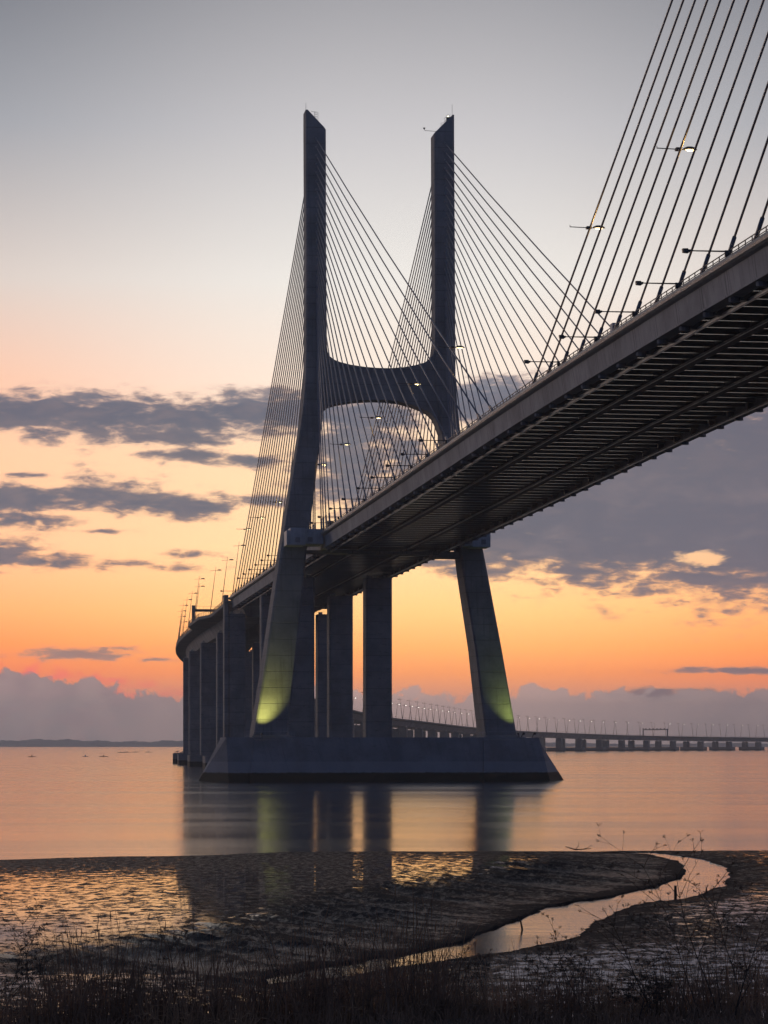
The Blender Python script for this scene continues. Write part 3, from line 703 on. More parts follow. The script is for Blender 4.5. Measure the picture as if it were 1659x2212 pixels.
s_ = 1080.0
far = []
while s_ < VL-10:
    for sg in (-1, 1):
        p, a = via(s_+(0 if sg < 0 else 6)); q = rotp(p.x,p.y,a,sg*(bw-.6),0); far.append((sg, q[0], q[1], p.z, a))
    s_ += 33.0
kl, kr = 0, 0
for sg, x_, y_, z_, a in far:
    if sg < 0:
        kl += 1; place_lamp(proto_lit, (x_,y_,z_), a, (ORD[kl-1] if kl <= 30 else 'number %d' % kl)+' lit hazy lamp pole along the distant low viaduct', 'lit lamp poles of the distant viaduct')
    else:
        kr += 1; place_lamp(proto_far, (x_,y_,z_), a+pi, (ORD[kr-1] if kr <= 30 else 'number %d' % kr)+' dark hazy left-leaning lamp pole along the distant low viaduct', 'dark lamp poles of the distant viaduct')

# ---- lit lamps clamped to the stay cables above the deck
LY = [267.7, 310, 406.8, 449, 496.8, 542, 582, 674, 721, 760.6]
LN = ['uppermost lit lamp, in the open sky at the right on a thick dark cable','lit lamp on the leftmost thick dark stay cable at the right','lit lamp in front of the right pylon leg',
      'lit lamp in front of the right half of the pylon crossbeam','lit lamp just below the pylon crossbeam in front of grey cloud','lit lamp below and left of the one under the crossbeam','lit lamp close beside the right edge of the left pylon leg',
      'small lit lamp among the cables left of the pylon, nearest the leg','small lit lamp left of the pylon, middle of the three there','small lit lamp left of the pylon, farthest and lowest of the three']
for i, (y_, lb) in enumerate(zip(LY, LN)):
    z_ = 70.2; x_ = CX-15.2
    e = empty('cable_lamp', (x_, y_, z_), lb, 'street lamp', 'lit lamps clamped to the stay cables')
    MB().tube([(x_-2.3,y_,z_+.05),(x_-.2,y_,z_),(x_+.5,y_,z_)], .055, 5).box(x_-2.32,x_-2.26,y_-.03,y_+.03,z_,z_+.28).box(x_-.3,x_+.3,y_-.35,y_+.35,z_-.14,z_+.14).build('arm', M['dark'], e)
    h = Vector((x_+1.25,y_,z_+.02))
    mb = MB(); mb.loft([[tuple(h+Vector((a*.8*f_,b*.4*f_,c_))) for a, b in [(cos(q*pi/6),sin(q*pi/6)) for q in range(12)]] for c_, f_ in ((-.02,1.0),(.14,.85),(.28,.45))])
    mb.build('lamp_head', M['dark'], e, smooth=False)
    mb = MB(); mb.loft([[tuple(h+Vector((a*.58*f_,b*.3*f_,c_))) for a, b in [(cos(q*pi/6),sin(q*pi/6)) for q in range(12)]] for c_, f_ in ((-.17,.35),(-.12,.75),(-.03,.9))])
    mb.build('lamp_glass', M['lens'], e, smooth=True)
    ld = bpy.data.lights.new('lamp_light', 'POINT'); lo_ = bpy.data.objects.new('lamp_light', ld); COL.objects.link(lo_)
    ld.energy = 260; ld.color = (1.0, 0.55, 0.16); ld.shadow_soft_size = 0.03; lo_.location = h-Vector((0,0,.7)); lo_.parent = e; lo_.matrix_parent_inverse = parent_inv(e)

# ---- floodlights on long arms that stick out from the deck edge
AY = [[211-19*k] for k in range(0)]
arms = [249, 268, 287, 306, 327, 412, 431, 448, 467, 486, 507, 527, 546, 560, 652, 668, 684, 701, 718, 735, 791]
def arm_proto():
    e = bpy.data.objects.new('outrigger_floodlight', None); COL.objects.link(e)
    MB().tube([(0,0,.45),(-3.9,0,.42)], [.085,.06], 6).box(-.25,.1,-.1,.1,-.05,.55).build('arm', M['dark'], e)
    mb = MB(); mb.hexa([(-4.45,-.22,.22),(-3.9,-.25,.18),(-3.9,.25,.18),(-4.45,.22,.22),(-4.5,-.2,.6),(-3.95,-.22,.62),(-3.95,.22,.62),(-4.5,.2,.6)])
    mb.box(-4.05,-3.72,-.3,.3,.3,.5); mb.build('lamp_housing', M['dark'], e)
    return e
ap = arm_proto()
for i, y_ in enumerate(arms):
    o = ap if i == 0 else copy_tree(ap); o.location = (CX-15.2, y_, ZD(y_)+.05)
    if i < 14: lb = ORD[i]+' dark floodlight on an arm over the deck edge from the right frame edge'
    else: lb = ORD[i-14]+' dark floodlight arm on the deck edge left of the left pylon leg'
    tagp(o, lb, 'floodlight arm', 'floodlights on arms along the deck edge')

# ---- sign gantries
def sign_gantry(s_, w0, w1, label, nboards, ht=6.2, bh=2.2):
    p, a = via(s_); e = empty('sign_gantry', (p.x,p.y,p.z), label, 'sign gantry')
    def bx(mb, x0,x1,y0,y1,z0,z1): mb.hexa([rotp(p.x,p.y,a,xx,yy)+(p.z+zz,) for zz in (z0,z1) for xx, yy in ((x0,y0),(x1,y0),(x1,y1),(x0,y1))])
    for xx in (w0, w1):
        mb = MB(); bx(mb, xx-.55, xx+.55, -.5, .5, 0, ht+1.1 if xx == w0 else ht+.4); mb.build('post', M['pier_far'], e)
    mb = MB(); bx(mb, w0+.55, w1-.55, -.35, .35, ht-1.1, ht-.2); mb.build('beam', M['dark'], e)
    mb = MB(); bx(mb, w0+.55, w1-.55, -.3,-.25, ht+.75, ht+.8)
    for i in range(25): xx = w0+.8+(w1-w0-1.6)*i/24; bx(mb, xx-.02, xx+.02, -.3, -.25, ht-.2, ht+.8)
    mb.build('gantry_railing', M['railing'], e)
    for i in range(nboards):
        xx = w0+(w1-w0)*(i+.8)/(nboards+.6); mb = MB(); bx(mb, xx-bh/2, xx+bh/2, -.6, -.32, ht-.15, ht+.95); mb.build('sign_board', M['dark'], e)
sign_gantry(108, -18.4, 15, 'sign gantry with thick post on the lay-by of the curving deck at the left', 2, 4.6)

# ------------------------------------------------------------------ far gantry
best = min([arc[i] for i in range(len(arc))], key=lambda s_: abs((lambda p: 829.5+FPX*(p.x*cos(TH)-p.y*sin(TH))/(p.y*cos(TH)+p.x*sin(TH)))(via(s_)[0])-1414))
sign_gantry(best, -15.6, 15.6, 'distant hazy sign gantry spanning the low viaduct at the right', 6, 8.0, 1.7)

# ------------------------------------------------------------------ mud flat with its creek
def zc(z0, y0, sc, pts): return [((x0_+px/sc)/1.852, (yy0+py/sc)/1.852) for (x0_, yy0) in [(z0, y0)] for px, py in pts]
farb = [(1385,1848.5),(1440,1853),(1500,1868),(1545,1884)]
A1 = [(860,215),(1000,230),(1150,233),(1230,254),(1290,280),(1302,312),(1262,345),(1100,392),(950,425),(800,443),(700,468),(600,505),(480,555),(330,615),(100,668),(0,690)]
A2 = [(1659,352),(1500,385),(1300,418),(1150,446)]
B1 = [(860,214),(1000,222),(1150,222),(1290,238),(1400,258),(1475,283),(1497,318),(1476,352),(1350,388),(1250,412),(1130,430),(1050,445),(970,475),(900,510),(845,540),(810,572),(700,592),(550,622),(370,652),(200,672),(0,700)]
B2 = [(1659,378),(1500,404),(1300,432),(1150,450)]
Aw = [ground(x, y, 0.02) for x, y in zc(1536,3200,1.08,A1)+zc(0,3500,1.08,A2)]
Bw = [ground(x, y, 0.12 if i < 6 else 0.30) for i, (x, y) in enumerate(zc(1536,3200,1.08,B1)+zc(0,3500,1.08,B2))]
shore = [(-700,1866),(-200,1862),(0,1859),(200,1853),(400,1849),(620,1842.5),(830,1840.5),(1100,1839),(1300,1839.5),(1500,1838.5),(1659,1838),(2400,1836)]
Sw = [ground(x, y, 0.0) for x, y in shore]
poly = np.array(Aw+Bw[::-1])
gs = 0.3
xs = np.arange(-62, 100, gs); yss = np.arange(46, 222, gs)
GX, GY = np.meshgrid(xs, yss)
def seg_dist(PX, PY, pts, closed=False):
    best = np.full(PX.shape, 1e9); arcp = np.zeros(PX.shape); acc = 0.0
    P_ = list(pts)+([pts[0]] if closed else [])
    for (ax, ay), (bx_, by) in zip(P_, P_[1:]):
        dx, dy = bx_-ax, by-ay; L2 = dx*dx+dy*dy+1e-9; L_ = sqrt(L2)
        tt = np.clip(((PX-ax)*dx+(PY-ay)*dy)/L2, 0, 1)
        dd = np.hypot(PX-(ax+tt*dx), PY-(ay+tt*dy)); mk = dd < best
        best = np.where(mk, dd, best); arcp = np.where(mk, acc+tt*L_, arcp); acc += L_
    return best, arcp
def inside(PX, PY, pts):
    r_ = np.zeros(PX.shape, bool); n = len(pts); j = n-1
    for i in range(n):
        xi, yi = pts[i]; xj, yj = pts[j]
        c_ = ((yi > PY) != (yj > PY)) & (PX < (xj-xi)*(PY-yi)/((yj-yi) if abs(yj-yi) > 1e-9 else 1e-9)+xi)
        r_ ^= c_; j = i
    return r_
rng = np.random.RandomState(5)
def vnoise(PX, PY, sc, seed):
    g_ = np.random.RandomState(seed).rand(256, 256)
    x_ = PX/sc+100; y_ = PY/sc+100; xi = np.floor(x_).astype(int); yi = np.floor(y_).astype(int); fx = x_-xi; fy = y_-yi
    fx = fx*fx*(3-2*fx); fy = fy*fy*(3-2*fy)
    a = g_[xi % 256, yi % 256]; b = g_[(xi+1) % 256, yi % 256]; c_ = g_[xi % 256, (yi+1) % 256]; d = g_[(xi+1) % 256, (yi+1) % 256]
    return (a*(1-fx)+b*fx)*(1-fy)+(c_*(1-fx)+d*fx)*fy-.5
def sstep0(v): return .35+.65*np.clip(v/3.0, 0, 1)
dA, sA = seg_dist(GX, GY, Aw); dB, sB = seg_dist(GX, GY, Bw); ins = inside(GX, GY, [tuple(p) for p in poly])
dS, _ = seg_dist(GX, GY, Sw)
ragn = vnoise(GX, GY, 3.1, 21)*1.5+vnoise(GX, GY, 1.2, 22)*.8
sdc = np.where(ins, -1, 1)*np.minimum(dA, dB)+ragn*sstep0(np.minimum(dA, dB))
ins = sdc < 0
dA = np.maximum(dA+np.where(dA <= dB, ragn, 0), .01); dB = np.maximum(dB+np.where(dB < dA, ragn*.5, 0), .01)
# which side of the shore line: interpolate the shore y at each x
sx = np.array([p[0] for p in Sw]); sy = np.array([p[1] for p in Sw]); shoreY = np.interp(GX, sx, sy)
sd_ = np.where(GY < shoreY, dS, -dS)+vnoise(GX, GY, 7, 1)*2.2+vnoise(GX, GY, 2.2, 2)*.7
def sstep(v, a, b): q = np.clip((v-a)/(b-a), 0, 1); return q*q*(3-2*q)
# far side of the creek rises slowly in rilled slopes, near side steps up
sideA = dA < dB
# plateau either side
plate = 0.34+0.12*vnoise(GX, GY, 30, 3)+0.05*vnoise(GX, GY, 9, 4)
rillA = np.abs(vnoise(sA*1.0+dA*.7, dA*.12, 1.7, 8))*1.6+np.abs(vnoise(sA+dA*.6, dA*.10, .8, 9))*.8
hA = sstep(dA, 0, 1.0)*.25+sstep(dA, .5, 12)*.75
hB = sstep(dB, 0, 2.2)*.75+sstep(dB, 3, 14)*.25
rise = np.where(sideA, hA, hB)
plate = plate+np.where(sideA, .25*sstep(dA, 1, 10)*(1-sstep(dA, 14, 40)), 0)
rill_amt = np.where(sideA, sstep(dA, .2, 2.5)*(1-sstep(dA, 7, 13)), sstep(dB, .1, .8)*(1-sstep(dB, 2.5, 6))*.45)
mz = 0.03+rise*plate*(1-np.clip(rill_amt*rillA*1.15, 0, .75))
mz = mz*(.3*sstep(sd_, -1.0, 3.0)+.7*sstep(sd_, 0, 34.0))+sstep(sd_, -0.5, 2.0)*.03
mz += (vnoise(GX, GY, 1.1, 11)*.014+vnoise(GX, GY, .6, 12)*.008+vnoise(GX, GY*2.2, 3.4, 13)*.02)*sstep(rise, .05, .5)*sstep(sd_, 0, 6)
mz = np.where(sd_ < 0, np.minimum(mz, sd_*.04), mz)
mz = np.where(ins, -0.04-sstep(np.minimum(dA, dB), 0, 1.5)*.3, mz)
wet = np.where(sideA, sstep(dA, 8, 14), sstep(dB, 1.5, 5))*sstep(sd_, -3, 1)
# bank below the viewer
dv = GY*cos(TH)+GX*sin(TH)
mz += np.clip((64-dv)*.14, 0, 3)
ny, nx = GX.shape
verts = np.stack([GX.ravel(), GY.ravel(), mz.ravel()], 1)
idx = np.arange(nx*ny).reshape(ny, nx)
faces = np.stack([idx[:-1,:-1].ravel(), idx[:-1,1:].ravel(), idx[1:,1:].ravel(), idx[1:,:-1].ravel()], 1)
def mud_mat():
    m_, t_, p, out = mat('wet_mud'); P, x, y, z = posxyz(t_)
    u = t_.m('ADD', t_.m('MULTIPLY', x, cos(TH)), t_.m('MULTIPLY', y, -sin(TH)))
    v = t_.m('ADD', t_.m('MULTIPLY', x, sin(TH)), t_.m('MULTIPLY', y, cos(TH)))
    rip = t_.noise(t_.vec(t_.m('MULTIPLY', u, 1.1), t_.m('MULTIPLY', v, 1.0), 0), 2.4, 6, 0.75, 0.2)
    fine = t_.noise(P, 7.0, 5, 0.7); mid_ = t_.noise(P, 1.2, 4, 0.6)
    t_.put(p.inputs['Base Color'], t_.mix(mid_, (0.016,0.019,0.028), (0.040,0.045,0.060)))
    atn = t_.node('ShaderNodeAttribute', attribute_name='plateau'); plat = atn.outputs['Fac']; rl = t_.node('ShaderNodeAttribute', attribute_name='rill').outputs['Fac']
    sheen = t_.noise(t_.vec(t_.m('MULTIPLY', u, 2.4), t_.m('MULTIPLY', v, 0.8), 11), 1.0, 7, 0.8, 0.1)
    sh = t_.m('ADD', t_.m('MULTIPLY', t_.step(sheen, 0.47, 0.60), 0.75), t_.m('SUBTRACT', t_.m('MULTIPLY', t_.step(rl, 0.35, 1.0), 0.55), t_.m('MULTIPLY', t_.step(rl, 0.3, 0.05), t_.m('MULTIPLY', t_.m('SUBTRACT', 1.0, plat), 0.6))), clamp=True)
    t_.put(p.inputs['Specular IOR Level'], t_.lin(sh, 0, 1, 0.03, 0.75))
    t_.put(p.inputs['Roughness'], t_.lin(sh, 0, 1, 0.62, 0.40))
    bump(t_, p, t_.m('ADD', t_.m('MULTIPLY', rip, 1.0), t_.m('MULTIPLY', fine, 0.5)), 0.7, 1.0)
    # standing film of water in the hollows
    film = t_.node('ShaderNodeBsdfPrincipled'); film.inputs['Base Color'].default_value = (0.02,0.019,0.02,1)
    film.inputs['Roughness'].default_value = 0.035; film.inputs['IOR'].default_value = 1.33
    t_.l.new(t_.vec(t_.m('MULTIPLY', t_.m('SUBTRACT', mid_, 0.5), 0.006), t_.m('MULTIPLY', t_.m('SUBTRACT', fine, 0.5), 0.010), 1.0), film.inputs['Normal'])   # standing water lies level
    area = t_.noise(t_.vec(t_.m('MULTIPLY', u, 0.028), t_.m('MULTIPLY', v, 0.022), 7), 1.0, 3, 0.5)
    pud = t_.noise(t_.vec(t_.m('MULTIPLY', u, 1.25), t_.m('MULTIPLY', v, 0.72), 1), 1.0, 8, 0.8, 0.2)
    # wetter sheets: broad on the left, patches in the middle, a thin skin on the near right
    def bell(c0, w0): return t_.m('SUBTRACT', 1.0, t_.step(t_.m('ABSOLUTE', t_.m('SUBTRACT', v, c0)), w0*.35, w0))
    left_ = t_.m('MULTIPLY', bell(120, 58), t_.m('SUBTRACT', 1.0, t_.step(u, -7, -1)))
    midd = t_.m('MULTIPLY', bell(150, 56), t_.step(u, -3, 0))
    rgt = t_.m('MULTIPLY', t_.m('SUBTRACT', 1.0, t_.step(v, 96, 112)), t_.step(u, 2, 5))
    thr = t_.m('SUBTRACT', 0.665, t_.m('ADD', t_.m('MULTIPLY', area, 0.13), t_.m('ADD', t_.m('MULTIPLY', left_, 0.115), t_.m('ADD', t_.m('MULTIPLY', midd, 0.07), t_.m('MULTIPLY', rgt, 0.10)))))
    msk = t_.m('MULTIPLY', t_.step(t_.m('SUBTRACT', pud, thr), 0.0, 0.025), plat)
    low = t_.m('MULTIPLY', t_.m('SUBTRACT', 1.0, t_.step(z, 0.01, 0.03)), t_.step(v, 172, 182))
    msk = t_.m('MAXIMUM', msk, t_.m('MULTIPLY', low, 0.75))
    mx = t_.node('ShaderNodeMixShader'); t_.put(mx.inputs[0], msk); t_.l.new(p.outputs[0], mx.inputs[1]); t_.l.new(film.outputs[0], mx.inputs[2])
    t_.l.new(mx.outputs[0], out.inputs['Surface'])
    return m_
M['mud'] = mud_mat()
me = bpy.data.meshes.new('mud_flat'); me.from_pydata(verts.tolist(), [], faces.tolist()); me.materials.append(M['mud'])
me.polygons.foreach_set('use_smooth', [True]*len(me.polygons))
at_ = me.attributes.new('plateau', 'FLOAT', 'POINT'); at_.data.foreach_set('value', wet.ravel().astype(np.float32))
at_ = me.attributes.new('rill', 'FLOAT', 'POINT'); at_.data.foreach_set('value', (rill_amt*rillA*1.3).ravel().astype(np.float32))
o = bpy.data.objects.new('mud_flat', me); COL.objects.link(o); o['kind'] = 'structure'
def mud_h(x, y_):
    i = int(round((y_-yss[0])/gs)); j = int(round((x-xs[0])/gs))
    return float(mz[min(max(i,0),ny-1), min(max(j,0),nx-1)])

# ---- near bank that carries the grass
def bank_h(d, l):
    crest = 5.50+.06*sin(l*.7)+.04*sin(l*1.9+1)
    if d < 26.5: return crest+(26.5-d)*.03
    return max(crest-(d-26.5)*.36, -0.5)
mb = MB(); nu, nvv = 130, 60
for i in range(nvv+1):
    d = 6+i*(60-6)/nvv
    for j in range(nu+1):
        l = -26+52*j/nu
        zz = bank_h(d, l)+(random.random()-.5)*.07
        mb.v.append((l*cos(TH)+d*sin(TH), d*cos(TH)-l*sin(TH), zz))
for i in range(nvv):
    for j in range(nu): k = i*(nu+1)+j; mb.f.append((k, k+1, k+nu+2, k+nu+1))
mb.build('shore_bank', M['soil'], smooth=True)['kind'] = 'structure'

# ---- stakes and branch in the mud
def stake(x, y, hgt, lean, r_, label):
    gx, gy = ground(x, y, 0.0); e_ = MB().tube([(gx,gy,-.3),(gx+lean*.5,gy,hgt*.5),(gx+lean,gy,hgt)], [r_,r_*.95,r_*.8], 7).build('wooden_stake', M['wood'])
    tagp(e_, label, 'stake')
stake(1131, 2008, .62, -.24, .045, 'short dark stake leaning left in the middle of the tidal creek')
stake(1459, 1938, .62, .0, .085, 'stubby upright post at the near edge of the creek below the bend')
stake(1525, 1931, .35, .03, .05, 'thin broken post by the near edge of the creek right of the stubby post')
def wpt(x, y, z=0.0): gx, gy = ground(x, y, z); return Vector((gx, gy, z))
b0 = wpt(1222,1839,.1); 
mb = MB(); b0 = wpt(1221,1838,.12); b1 = wpt(1245,1845,.15); b2 = wpt(1278,1843,.2)
b0.z = .45; b1 = Vector((b0.x+.7, b0.y-.3, .22)); b2 = Vector((b0.x+1.9, b0.y-.6, .30))
mb.tube([b0, b1, b2], [.025,.05,.02], 5); mb.tube([b1, b1+Vector((.25,0,.25)), b1+Vector((.30,0,.62))], [.03,.02,.01], 4); mb.tube([b1+Vector((.6,0,.02)), b1+Vector((1.0,0,.14)), b1+Vector((1.3,.1,.34))], [.025,.02,.01], 4)
tagp(mb.build('driftwood_branch', M['wood']), 'bare driftwood branch lying on the edge of the mud flat', 'branch')
gx, gy = ground(463, 2043, .5)
mb = MB(); hz = mud_h(gx, gy); mb.loft([[(gx+.33*cos(q*pi/4)*f_, gy+.25*sin(q*pi/4)*f_, hz+c_) for q in range(8)] for c_, f_ in ((-.03,1.0),(.06,.9),(.1,.5))])
tagp(mb.build('mud_stone', M['wood'], smooth=True), 'small dark stone in a glowing puddle on the left of the mud flat', 'stone')

# ------------------------------------------------------------------ birds and boats
def bird(x, y_, z_, s_, mt, label, rz=0.0, group='birds on the pier cap', stand=True):
    mb = MB(); c_, s2 = cos(rz), sin(rz)
    def T(a, b, c): return (x+s_*(a*c_-b*s2), y_+s_*(a*s2+b*c_), z_+s_*c)
    up = .22 if stand else 0.0
    prof_ = [(-.62,.02,.34),(-.45,.06,.34),(-.2,.13,.36),(.08,.16,.38),(.26,.10,.50),(.33,.065,.64),(.38,.08,.74),(.46,.07,.77),(.56,.02,.75),(.68,.01,.73)]
    mb.loft([[T(a, r_*cos(q*pi/4), h_-.2+up+r_*sin(q*pi/4)) for q in range(8)] for a, r_, h_ in prof_])
    if stand:
        for q in (-.05,.05): mb.tube([T(0,q,0),T(-.02,q,.3)], .014*s_, 4)
    tagp(mb.build('bird', mt), label, 'bird', group)
p, a = via(piers[4])
for dx, mt, lb in ((-15.6,'bird_dark','dark bird with bent neck on the left corner of the leftmost pier cap'),(-14.9,'bird_white','pale bird beside the dark one on the leftmost pier cap'),(-12.9,'bird_dark','dark bird standing alone farther right on the leftmost pier cap')):
    q = rotp(p.x,p.y,a,dx,-6.6); bird(q[0], q[1], 4.1, 1.35, M[mt], lb, random.random()*.6)
for i, (x, y, w_, h_, nm, lb) in enumerate(((69,1635,1.9,.75,'bird_dark','dark little rowing boat farthest left on the calm water'),(184.5,1634.6,1.5,.9,'bird_white','tiny white boat on the calm water between two dark ones'),(224,1634.8,2.2,.75,'bird_dark','dark little rowing boat just right of the tiny white boat'),
        (475,1626,1.8,.7,'boat','tiny far boat at the left of the row before the pier cap'),(485.5,1625.8,1.8,.7,'boat','tiny far boat second from left in the row before the pier cap'),(490,1625.8,1.8,.7,'boat','tiny far boat third from left in the row before the pier cap'),
        (507.5,1625.2,1.8,.9,'boat','tiny far boat fourth in the row before the pier cap'),(536,1625,1.8,.8,'boat','tiny far boat fifth in the row before the pier cap'))):
    gx, gy = ground(x if x < 400 else x-215, y); d = sqrt(gx*gx+gy*gy); L_ = w_*1.3*(d/1700)
    e = empty('small_boat', (gx, gy, 0), lb, 'boat', 'tiny boats on the calm water')
    mb = MB(); rr = []
    for a_, wv, zt in ((-1,.12,.42),(-.6,.34,.32),(0,.42,.28),(.6,.32,.34),(1,.05,.5)):
        rr.append([(gx+a_*L_, gy-wv, zt*.9), (gx+a_*L_*.9, gy, -.1), (gx+a_*L_, gy+wv, zt*.9)])
    mb.loft(rr); mb.build('hull', M[nm], e)
    MB().loft([[(gx+.35*f_*cos(q*pi/3), gy+.3*f_*sin(q*pi/3), z_) for q in range(6)] for z_, f_ in ((.2,1.0),(.7,1.1),(1.0,.9),(1.25,.5))]).build('rower', M[nm], e)

# ------------------------------------------------------------------ hills on the far shore
def shore_hills():
    mb = MB(); N_ = 420; rg = random.Random(3)
    for i in range(N_+1):
        az = radians(-9+34*i/N_); R_ = 7200
        x_, y_ = R_*sin(az), R_*cos(az); cx_ = degrees_(az)
        e_ = 9+7*sstep_(abs(cx_-2.2), 7, 0)+3*sin(cx_*1.7)+1.6*sin(cx_*9+1)+1.6*rg.random()+1.1*sin(cx_*31)
        e_ = max(e_, 7)*(0.8 if cx_ > 9 else 1)
        for rr_, hh_ in ((R_-900, -.3),(R_-700, 1.5),(R_, e_),(R_+600, -.3)):
            mb.v.append((rr_*sin(az), rr_*cos(az), hh_))
    for i in range(N_):
        for j in range(3): k = i*4+j; mb.f.append((k, k+4, k+5, k+1))
    return mb
def degrees_(a): return a*180/pi
def sstep_(v, a, b): q = min(max((v-a)/(b-a), 0), 1); return q*q*(3-2*q)
M['hill'] = plain('far_wooded_shore', (0.22,0.23,0.25), 0.95, 0, 0.3, 0.01)
shore_hills().build('hills', M['hill'])['kind'] = 'structure'

# ------------------------------------------------------------------ plants on the near bank
RIGHT = Vector((cos(TH), -sin(TH), 0)); FWD = Vector((sin(TH), cos(TH), 0))
def grass_proto(seed, n, hmin, hmax, spread, w=.007):
    rg = random.Random(seed); mb = MB()
    for i in range(n):
        a = rg.uniform(0, 2*pi); r_ = spread*sqrt(rg.random()); bx_, by = r_*cos(a), r_*sin(a)*.7
        h_ = rg.uniform(hmin, hmax)*(1-.35*r_/spread); lean = rg.gauss(0, .17)+bx_*.25; ly = rg.gauss(0, .15)
        pts = []
        for k in range(6):
            s_ = k/5; pts.append((bx_+lean*h_*s_*s_, by+ly*h_*s_*s_, h_*s_*(1-.12*abs(lean)*s_)))
        mb.ribbon(pts, w*rg.uniform(.7,1.6), (cos(rg.uniform(-.6,.6)),sin(rg.uniform(-.6,.6)),0))
        if rg.random() < .10:      # seed head
            tp_ = Vector(pts[-1]); mb.tube([tp_-Vector((0,0,.05)), tp_, tp_+Vector((lean*.05,0,.05))], [.002,.005,.002], 4)
        if rg.random() < .35:      # bent side leaf
            b_ = Vector(pts[2]); sg = rg.choice((-1,1)); mb.ribbon([b_, b_+Vector((sg*.08,0,.07)), b_+Vector((sg*.18,0,.06)), b_+Vector((sg*.26,0,-.02))], w, (0,.3,1))
    return mb
gp = []
for i in range(6):
    mb = grass_proto(20+i, 120, .30 if i < 3 else .45, .8 if i < 3 else 1.35, .5, .010)
    me = bpy.data.meshes.new('dry_grass_clump'); me.from_pydata(mb.v, [], mb.f); me.materials.append(M['grass' if i % 2 else 'grass2']); gp.append(me)
cl = []
rg = random.Random(12)
spots = [(150,26.5,4,1.0),(205,26.8,5,1.05),(250,26.4,3,1.05),(95,26.2,1,.85),(30,26,0,.8),(300,26.6,1,.9),(360,26.3,2,.8),(408,26.8,5,1.1),(440,26.5,3,1.0),(500,26.2,0,.8),(555,26.6,4,.9),(600,26.3,1,.95),
         (650,26.5,5,1.05),(690,26.7,4,1.0),(735,26.2,3,.95),(780,26.4,0,.95),(850,26.8,4,1.05),(880,26.4,5,1.15),(915,26.6,3,.95),(965,26.3,1,.7),(1010,26.4,2,.65),(1060,26.6,0,.75),(1115,26.3,4,.75),(1165,26.6,2,.85),(1215,26.4,1,.9),
         (1270,26.7,3,.8),(1320,26.3,0,.7),(1375,26.5,2,.75),(1430,26.7,1,.8),(1480,26.3,5,.8),(1540,26.5,0,.75),(1595,26.7,3,.9),(1640,26.3,2,.9)]
GL = ['rust brown','tall','dense dark','ragged','stiff upright','low tangled']
for i, (x, d, k, sc) in enumerate(spots):
    gx, gy = at_depth(x, d); l = (x-829.5)/FPX*d
    o = bpy.data.objects.new('dry_grass_clump', gp[k]); COL.objects.link(o); o.location = (gx, gy, bank_h(d, l)-.05); o.rotation_euler = (0,0,rg.choice((0,pi))-TH+rg.uniform(-.3,.3)); o.scale = (sc,sc,sc)
    tagp(o, GL[k]+' dry grass clump, '+(ORD[i] if i < 30 else 'number %d' % (i+1))+' from the left along the bottom edge', 'grass clump', 'dry grass clumps along the near bank')
# low tangled cover over the whole bank
mb = MB()
for i in range(5200):
    d = rg.uniform(23.5, 27.2); l = rg.uniform(-.165, .165)*d*1.1; b_ = Vector((0,0,bank_h(d,l)))+RIGHT*l+FWD*d
    h_ = rg.uniform(.04,.17); lean = rg.gauss(0,.35); q = RIGHT*lean*h_+FWD*rg.gauss(0,.2)*h_
    mb.ribbon([b_-Vector((0,0,.02)), b_+q*.3+Vector((0,0,h_*.5)), b_+q*.8+Vector((0,0,h_*.85)), b_+q*1.3+Vector((0,0,h_*.92))], .012, RIGHT)
o = mb.build('ground_cover', M['grass']); o['kind'] = 'stuff'; tagp(o, 'low tangle of dark dead grass covering the near bank', 'ground cover')

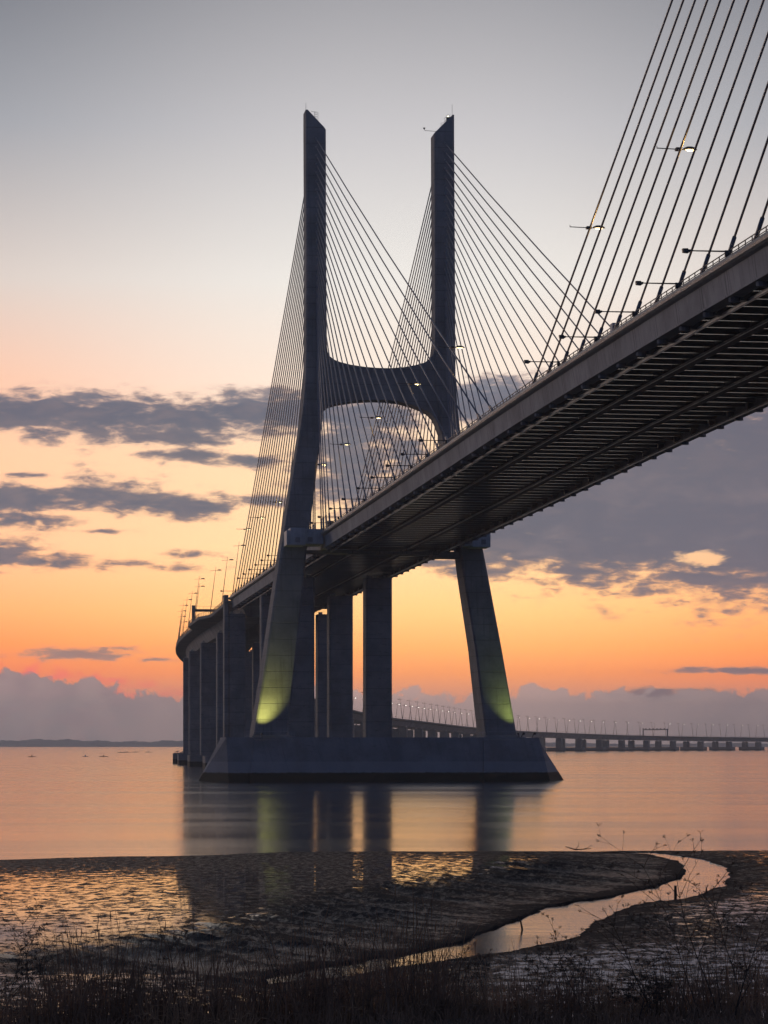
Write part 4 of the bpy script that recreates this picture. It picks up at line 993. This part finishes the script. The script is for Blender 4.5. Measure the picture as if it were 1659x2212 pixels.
def fennel(x, d, top_x, height, seed, label, nst=1, dens=1.0, thick=1.0, name='dry_fennel'):
    rg = random.Random(seed); gx, gy = at_depth(x, d); l = (x-829.5)/FPX*d; zb = bank_h(d, l)-.05
    e = empty(name, (gx, gy, zb), label, 'dry plant', 'dry umbel plants on the near bank')
    stem = MB(); um = MB(); base = Vector((gx, gy, zb))
    def umbel(p_, d_, s_):
        for k in range(rg.randint(5, 8)):
            q = (d_+Vector((rg.gauss(0,.5),rg.gauss(0,.5),rg.gauss(0,.35)))).normalized(); e_ = p_+q*s_*rg.uniform(.6,1.1)
            um.tube([p_, e_], [.0014,.001], 3, False)
            r_ = rg.uniform(.003,.0065)
            um.loft([[tuple(e_+Vector((r_*f_*cos(q2*pi/2),r_*f_*sin(q2*pi/2),c_*r_))) for q2 in range(4)] for c_, f_ in ((-.8,.4),(0,1),(.8,.4))])
    def grow(p_, d_, L_, r_, lev):
        n = 7 if lev == 0 else 4; pts = [p_]; dd = d_.normalized()
        for k in range(n):
            dd = (dd+Vector((rg.gauss(0,.055),rg.gauss(0,.05),rg.gauss(0,.03)))).normalized(); pts.append(pts[-1]+dd*L_/n)
            if lev < 2 and k >= (2 if lev == 0 else 1) and rg.random() < .85*dens:
                sg = rg.choice((-1,1)); bd = (dd+RIGHT*sg*rg.uniform(.45,.9)+FWD*rg.gauss(0,.3)).normalized()
                grow(pts[-1], bd, L_*rg.uniform(.22,.42)*(1-.3*k/n), r_*.68, lev+1)
                if lev == 0 and rg.random() < .5:
                    bd = (dd-RIGHT*sg*rg.uniform(.45,.9)+FWD*rg.gauss(0,.3)).normalized(); grow(pts[-1], bd, L_*rg.uniform(.18,.34), r_*.5, lev+1)
        stem.tube(pts, [r_*(1-.65*k/n) for k in range(n+1)], 5 if lev == 0 else 3, False)
        umbel(pts[-1], dd, .035 if lev else .045)
    for k in range(nst):
        tx = top_x+(rg.uniform(-60,60) if k else 0); hh_ = height*(rg.uniform(.55,.9) if k else 1)
        dirv = RIGHT*((tx-x)/FPX*d)+Vector((0,0,hh_))+FWD*rg.gauss(0,.12)
        grow(base+RIGHT*rg.gauss(0,.05), dirv, dirv.length*.97, .0072*thick*(1 if k == 0 else .7), 0)
    stem.build('stem', M['stem'], e); um.build('foliage', M['stem'], e)
fennel(1500, 26.0, 1385, 1.6, 1, 'tallest dry fennel at the right, leaning left, tips against the bright water', 3, 1.0, .8)
fennel(1560, 26.2, 1470, 1.45, 2, 'tall branching fennel right of the tallest one, crossing the creek bend', 2)
fennel(1600, 26.4, 1545, 1.35, 3, 'thin fennel whose tips stand against the creek bend at the right', 1)
fennel(1580, 26.1, 1655, 1.15, 4, 'short bushy fennel close to the right frame edge', 3, .9)
fennel(1430, 26.3, 1310, 1.15, 5, 'half height fennel leaning left below the stubby post', 2, .8)
fennel(1290, 26.2, 1225, .78, 6, 'low fennel with fine flower heads under the middle of the creek', 3, 1.1, .8)
fennel(1150, 26.4, 1185, .92, 7, 'slender fennel standing in front of the leaning stake', 3, 1.0, .8)
fennel(1030, 26.5, 985, .75, 8, 'wispy dry stalks left of the leaning stake', 2, .8, .7)
fennel(780, 26.4, 700, .85, 9, 'wispy dry stalks between the middle grass clumps', 2, .6, .7)
fennel(640, 26.3, 590, 1.0, 10, 'thin single stalks rising in front of the dark mud left of centre', 3, .45, .7)
fennel(390, 26.2, 350, 1.1, 11, 'tall thin stalks in front of the glowing puddles at the left', 3, .45, .7)
fennel(60, 26.2, 70, 1.1, 12, 'upright branching dry plant near the left frame edge', 2, 1.0, .9)
fennel(-10, 26.4, 30, .8, 13, 'small twiggy plant at the left frame edge', 3, 1.0, .9)
fennel(1370, 26.0, 1400, .6, 14, 'low dark twiggy bush between the fennels at the bottom right', 6, 1.2, .9)

# ------------------------------------------------------------------ haze
hz = MB().box(-5200, 8200, -700, 9900, -1.6, 156).build('haze', bpy.data.materials.new('haze_air'))
hz['kind'] = 'stuff'; hz['label'] = 'thin dawn haze over the water'
hm = hz.data.materials[0]; hm.use_nodes = True; ht = NT(hm.node_tree); ht.n.clear()
pv = ht.node('ShaderNodeVolumePrincipled'); pv.inputs['Color'].default_value = (0.64,0.78,1.0,1); pv.inputs['Density'].default_value = 0.00012; pv.inputs['Anisotropy'].default_value = 0.74
ho = ht.node('ShaderNodeOutputMaterial'); ht.l.new(pv.outputs[0], ho.inputs['Volume'])
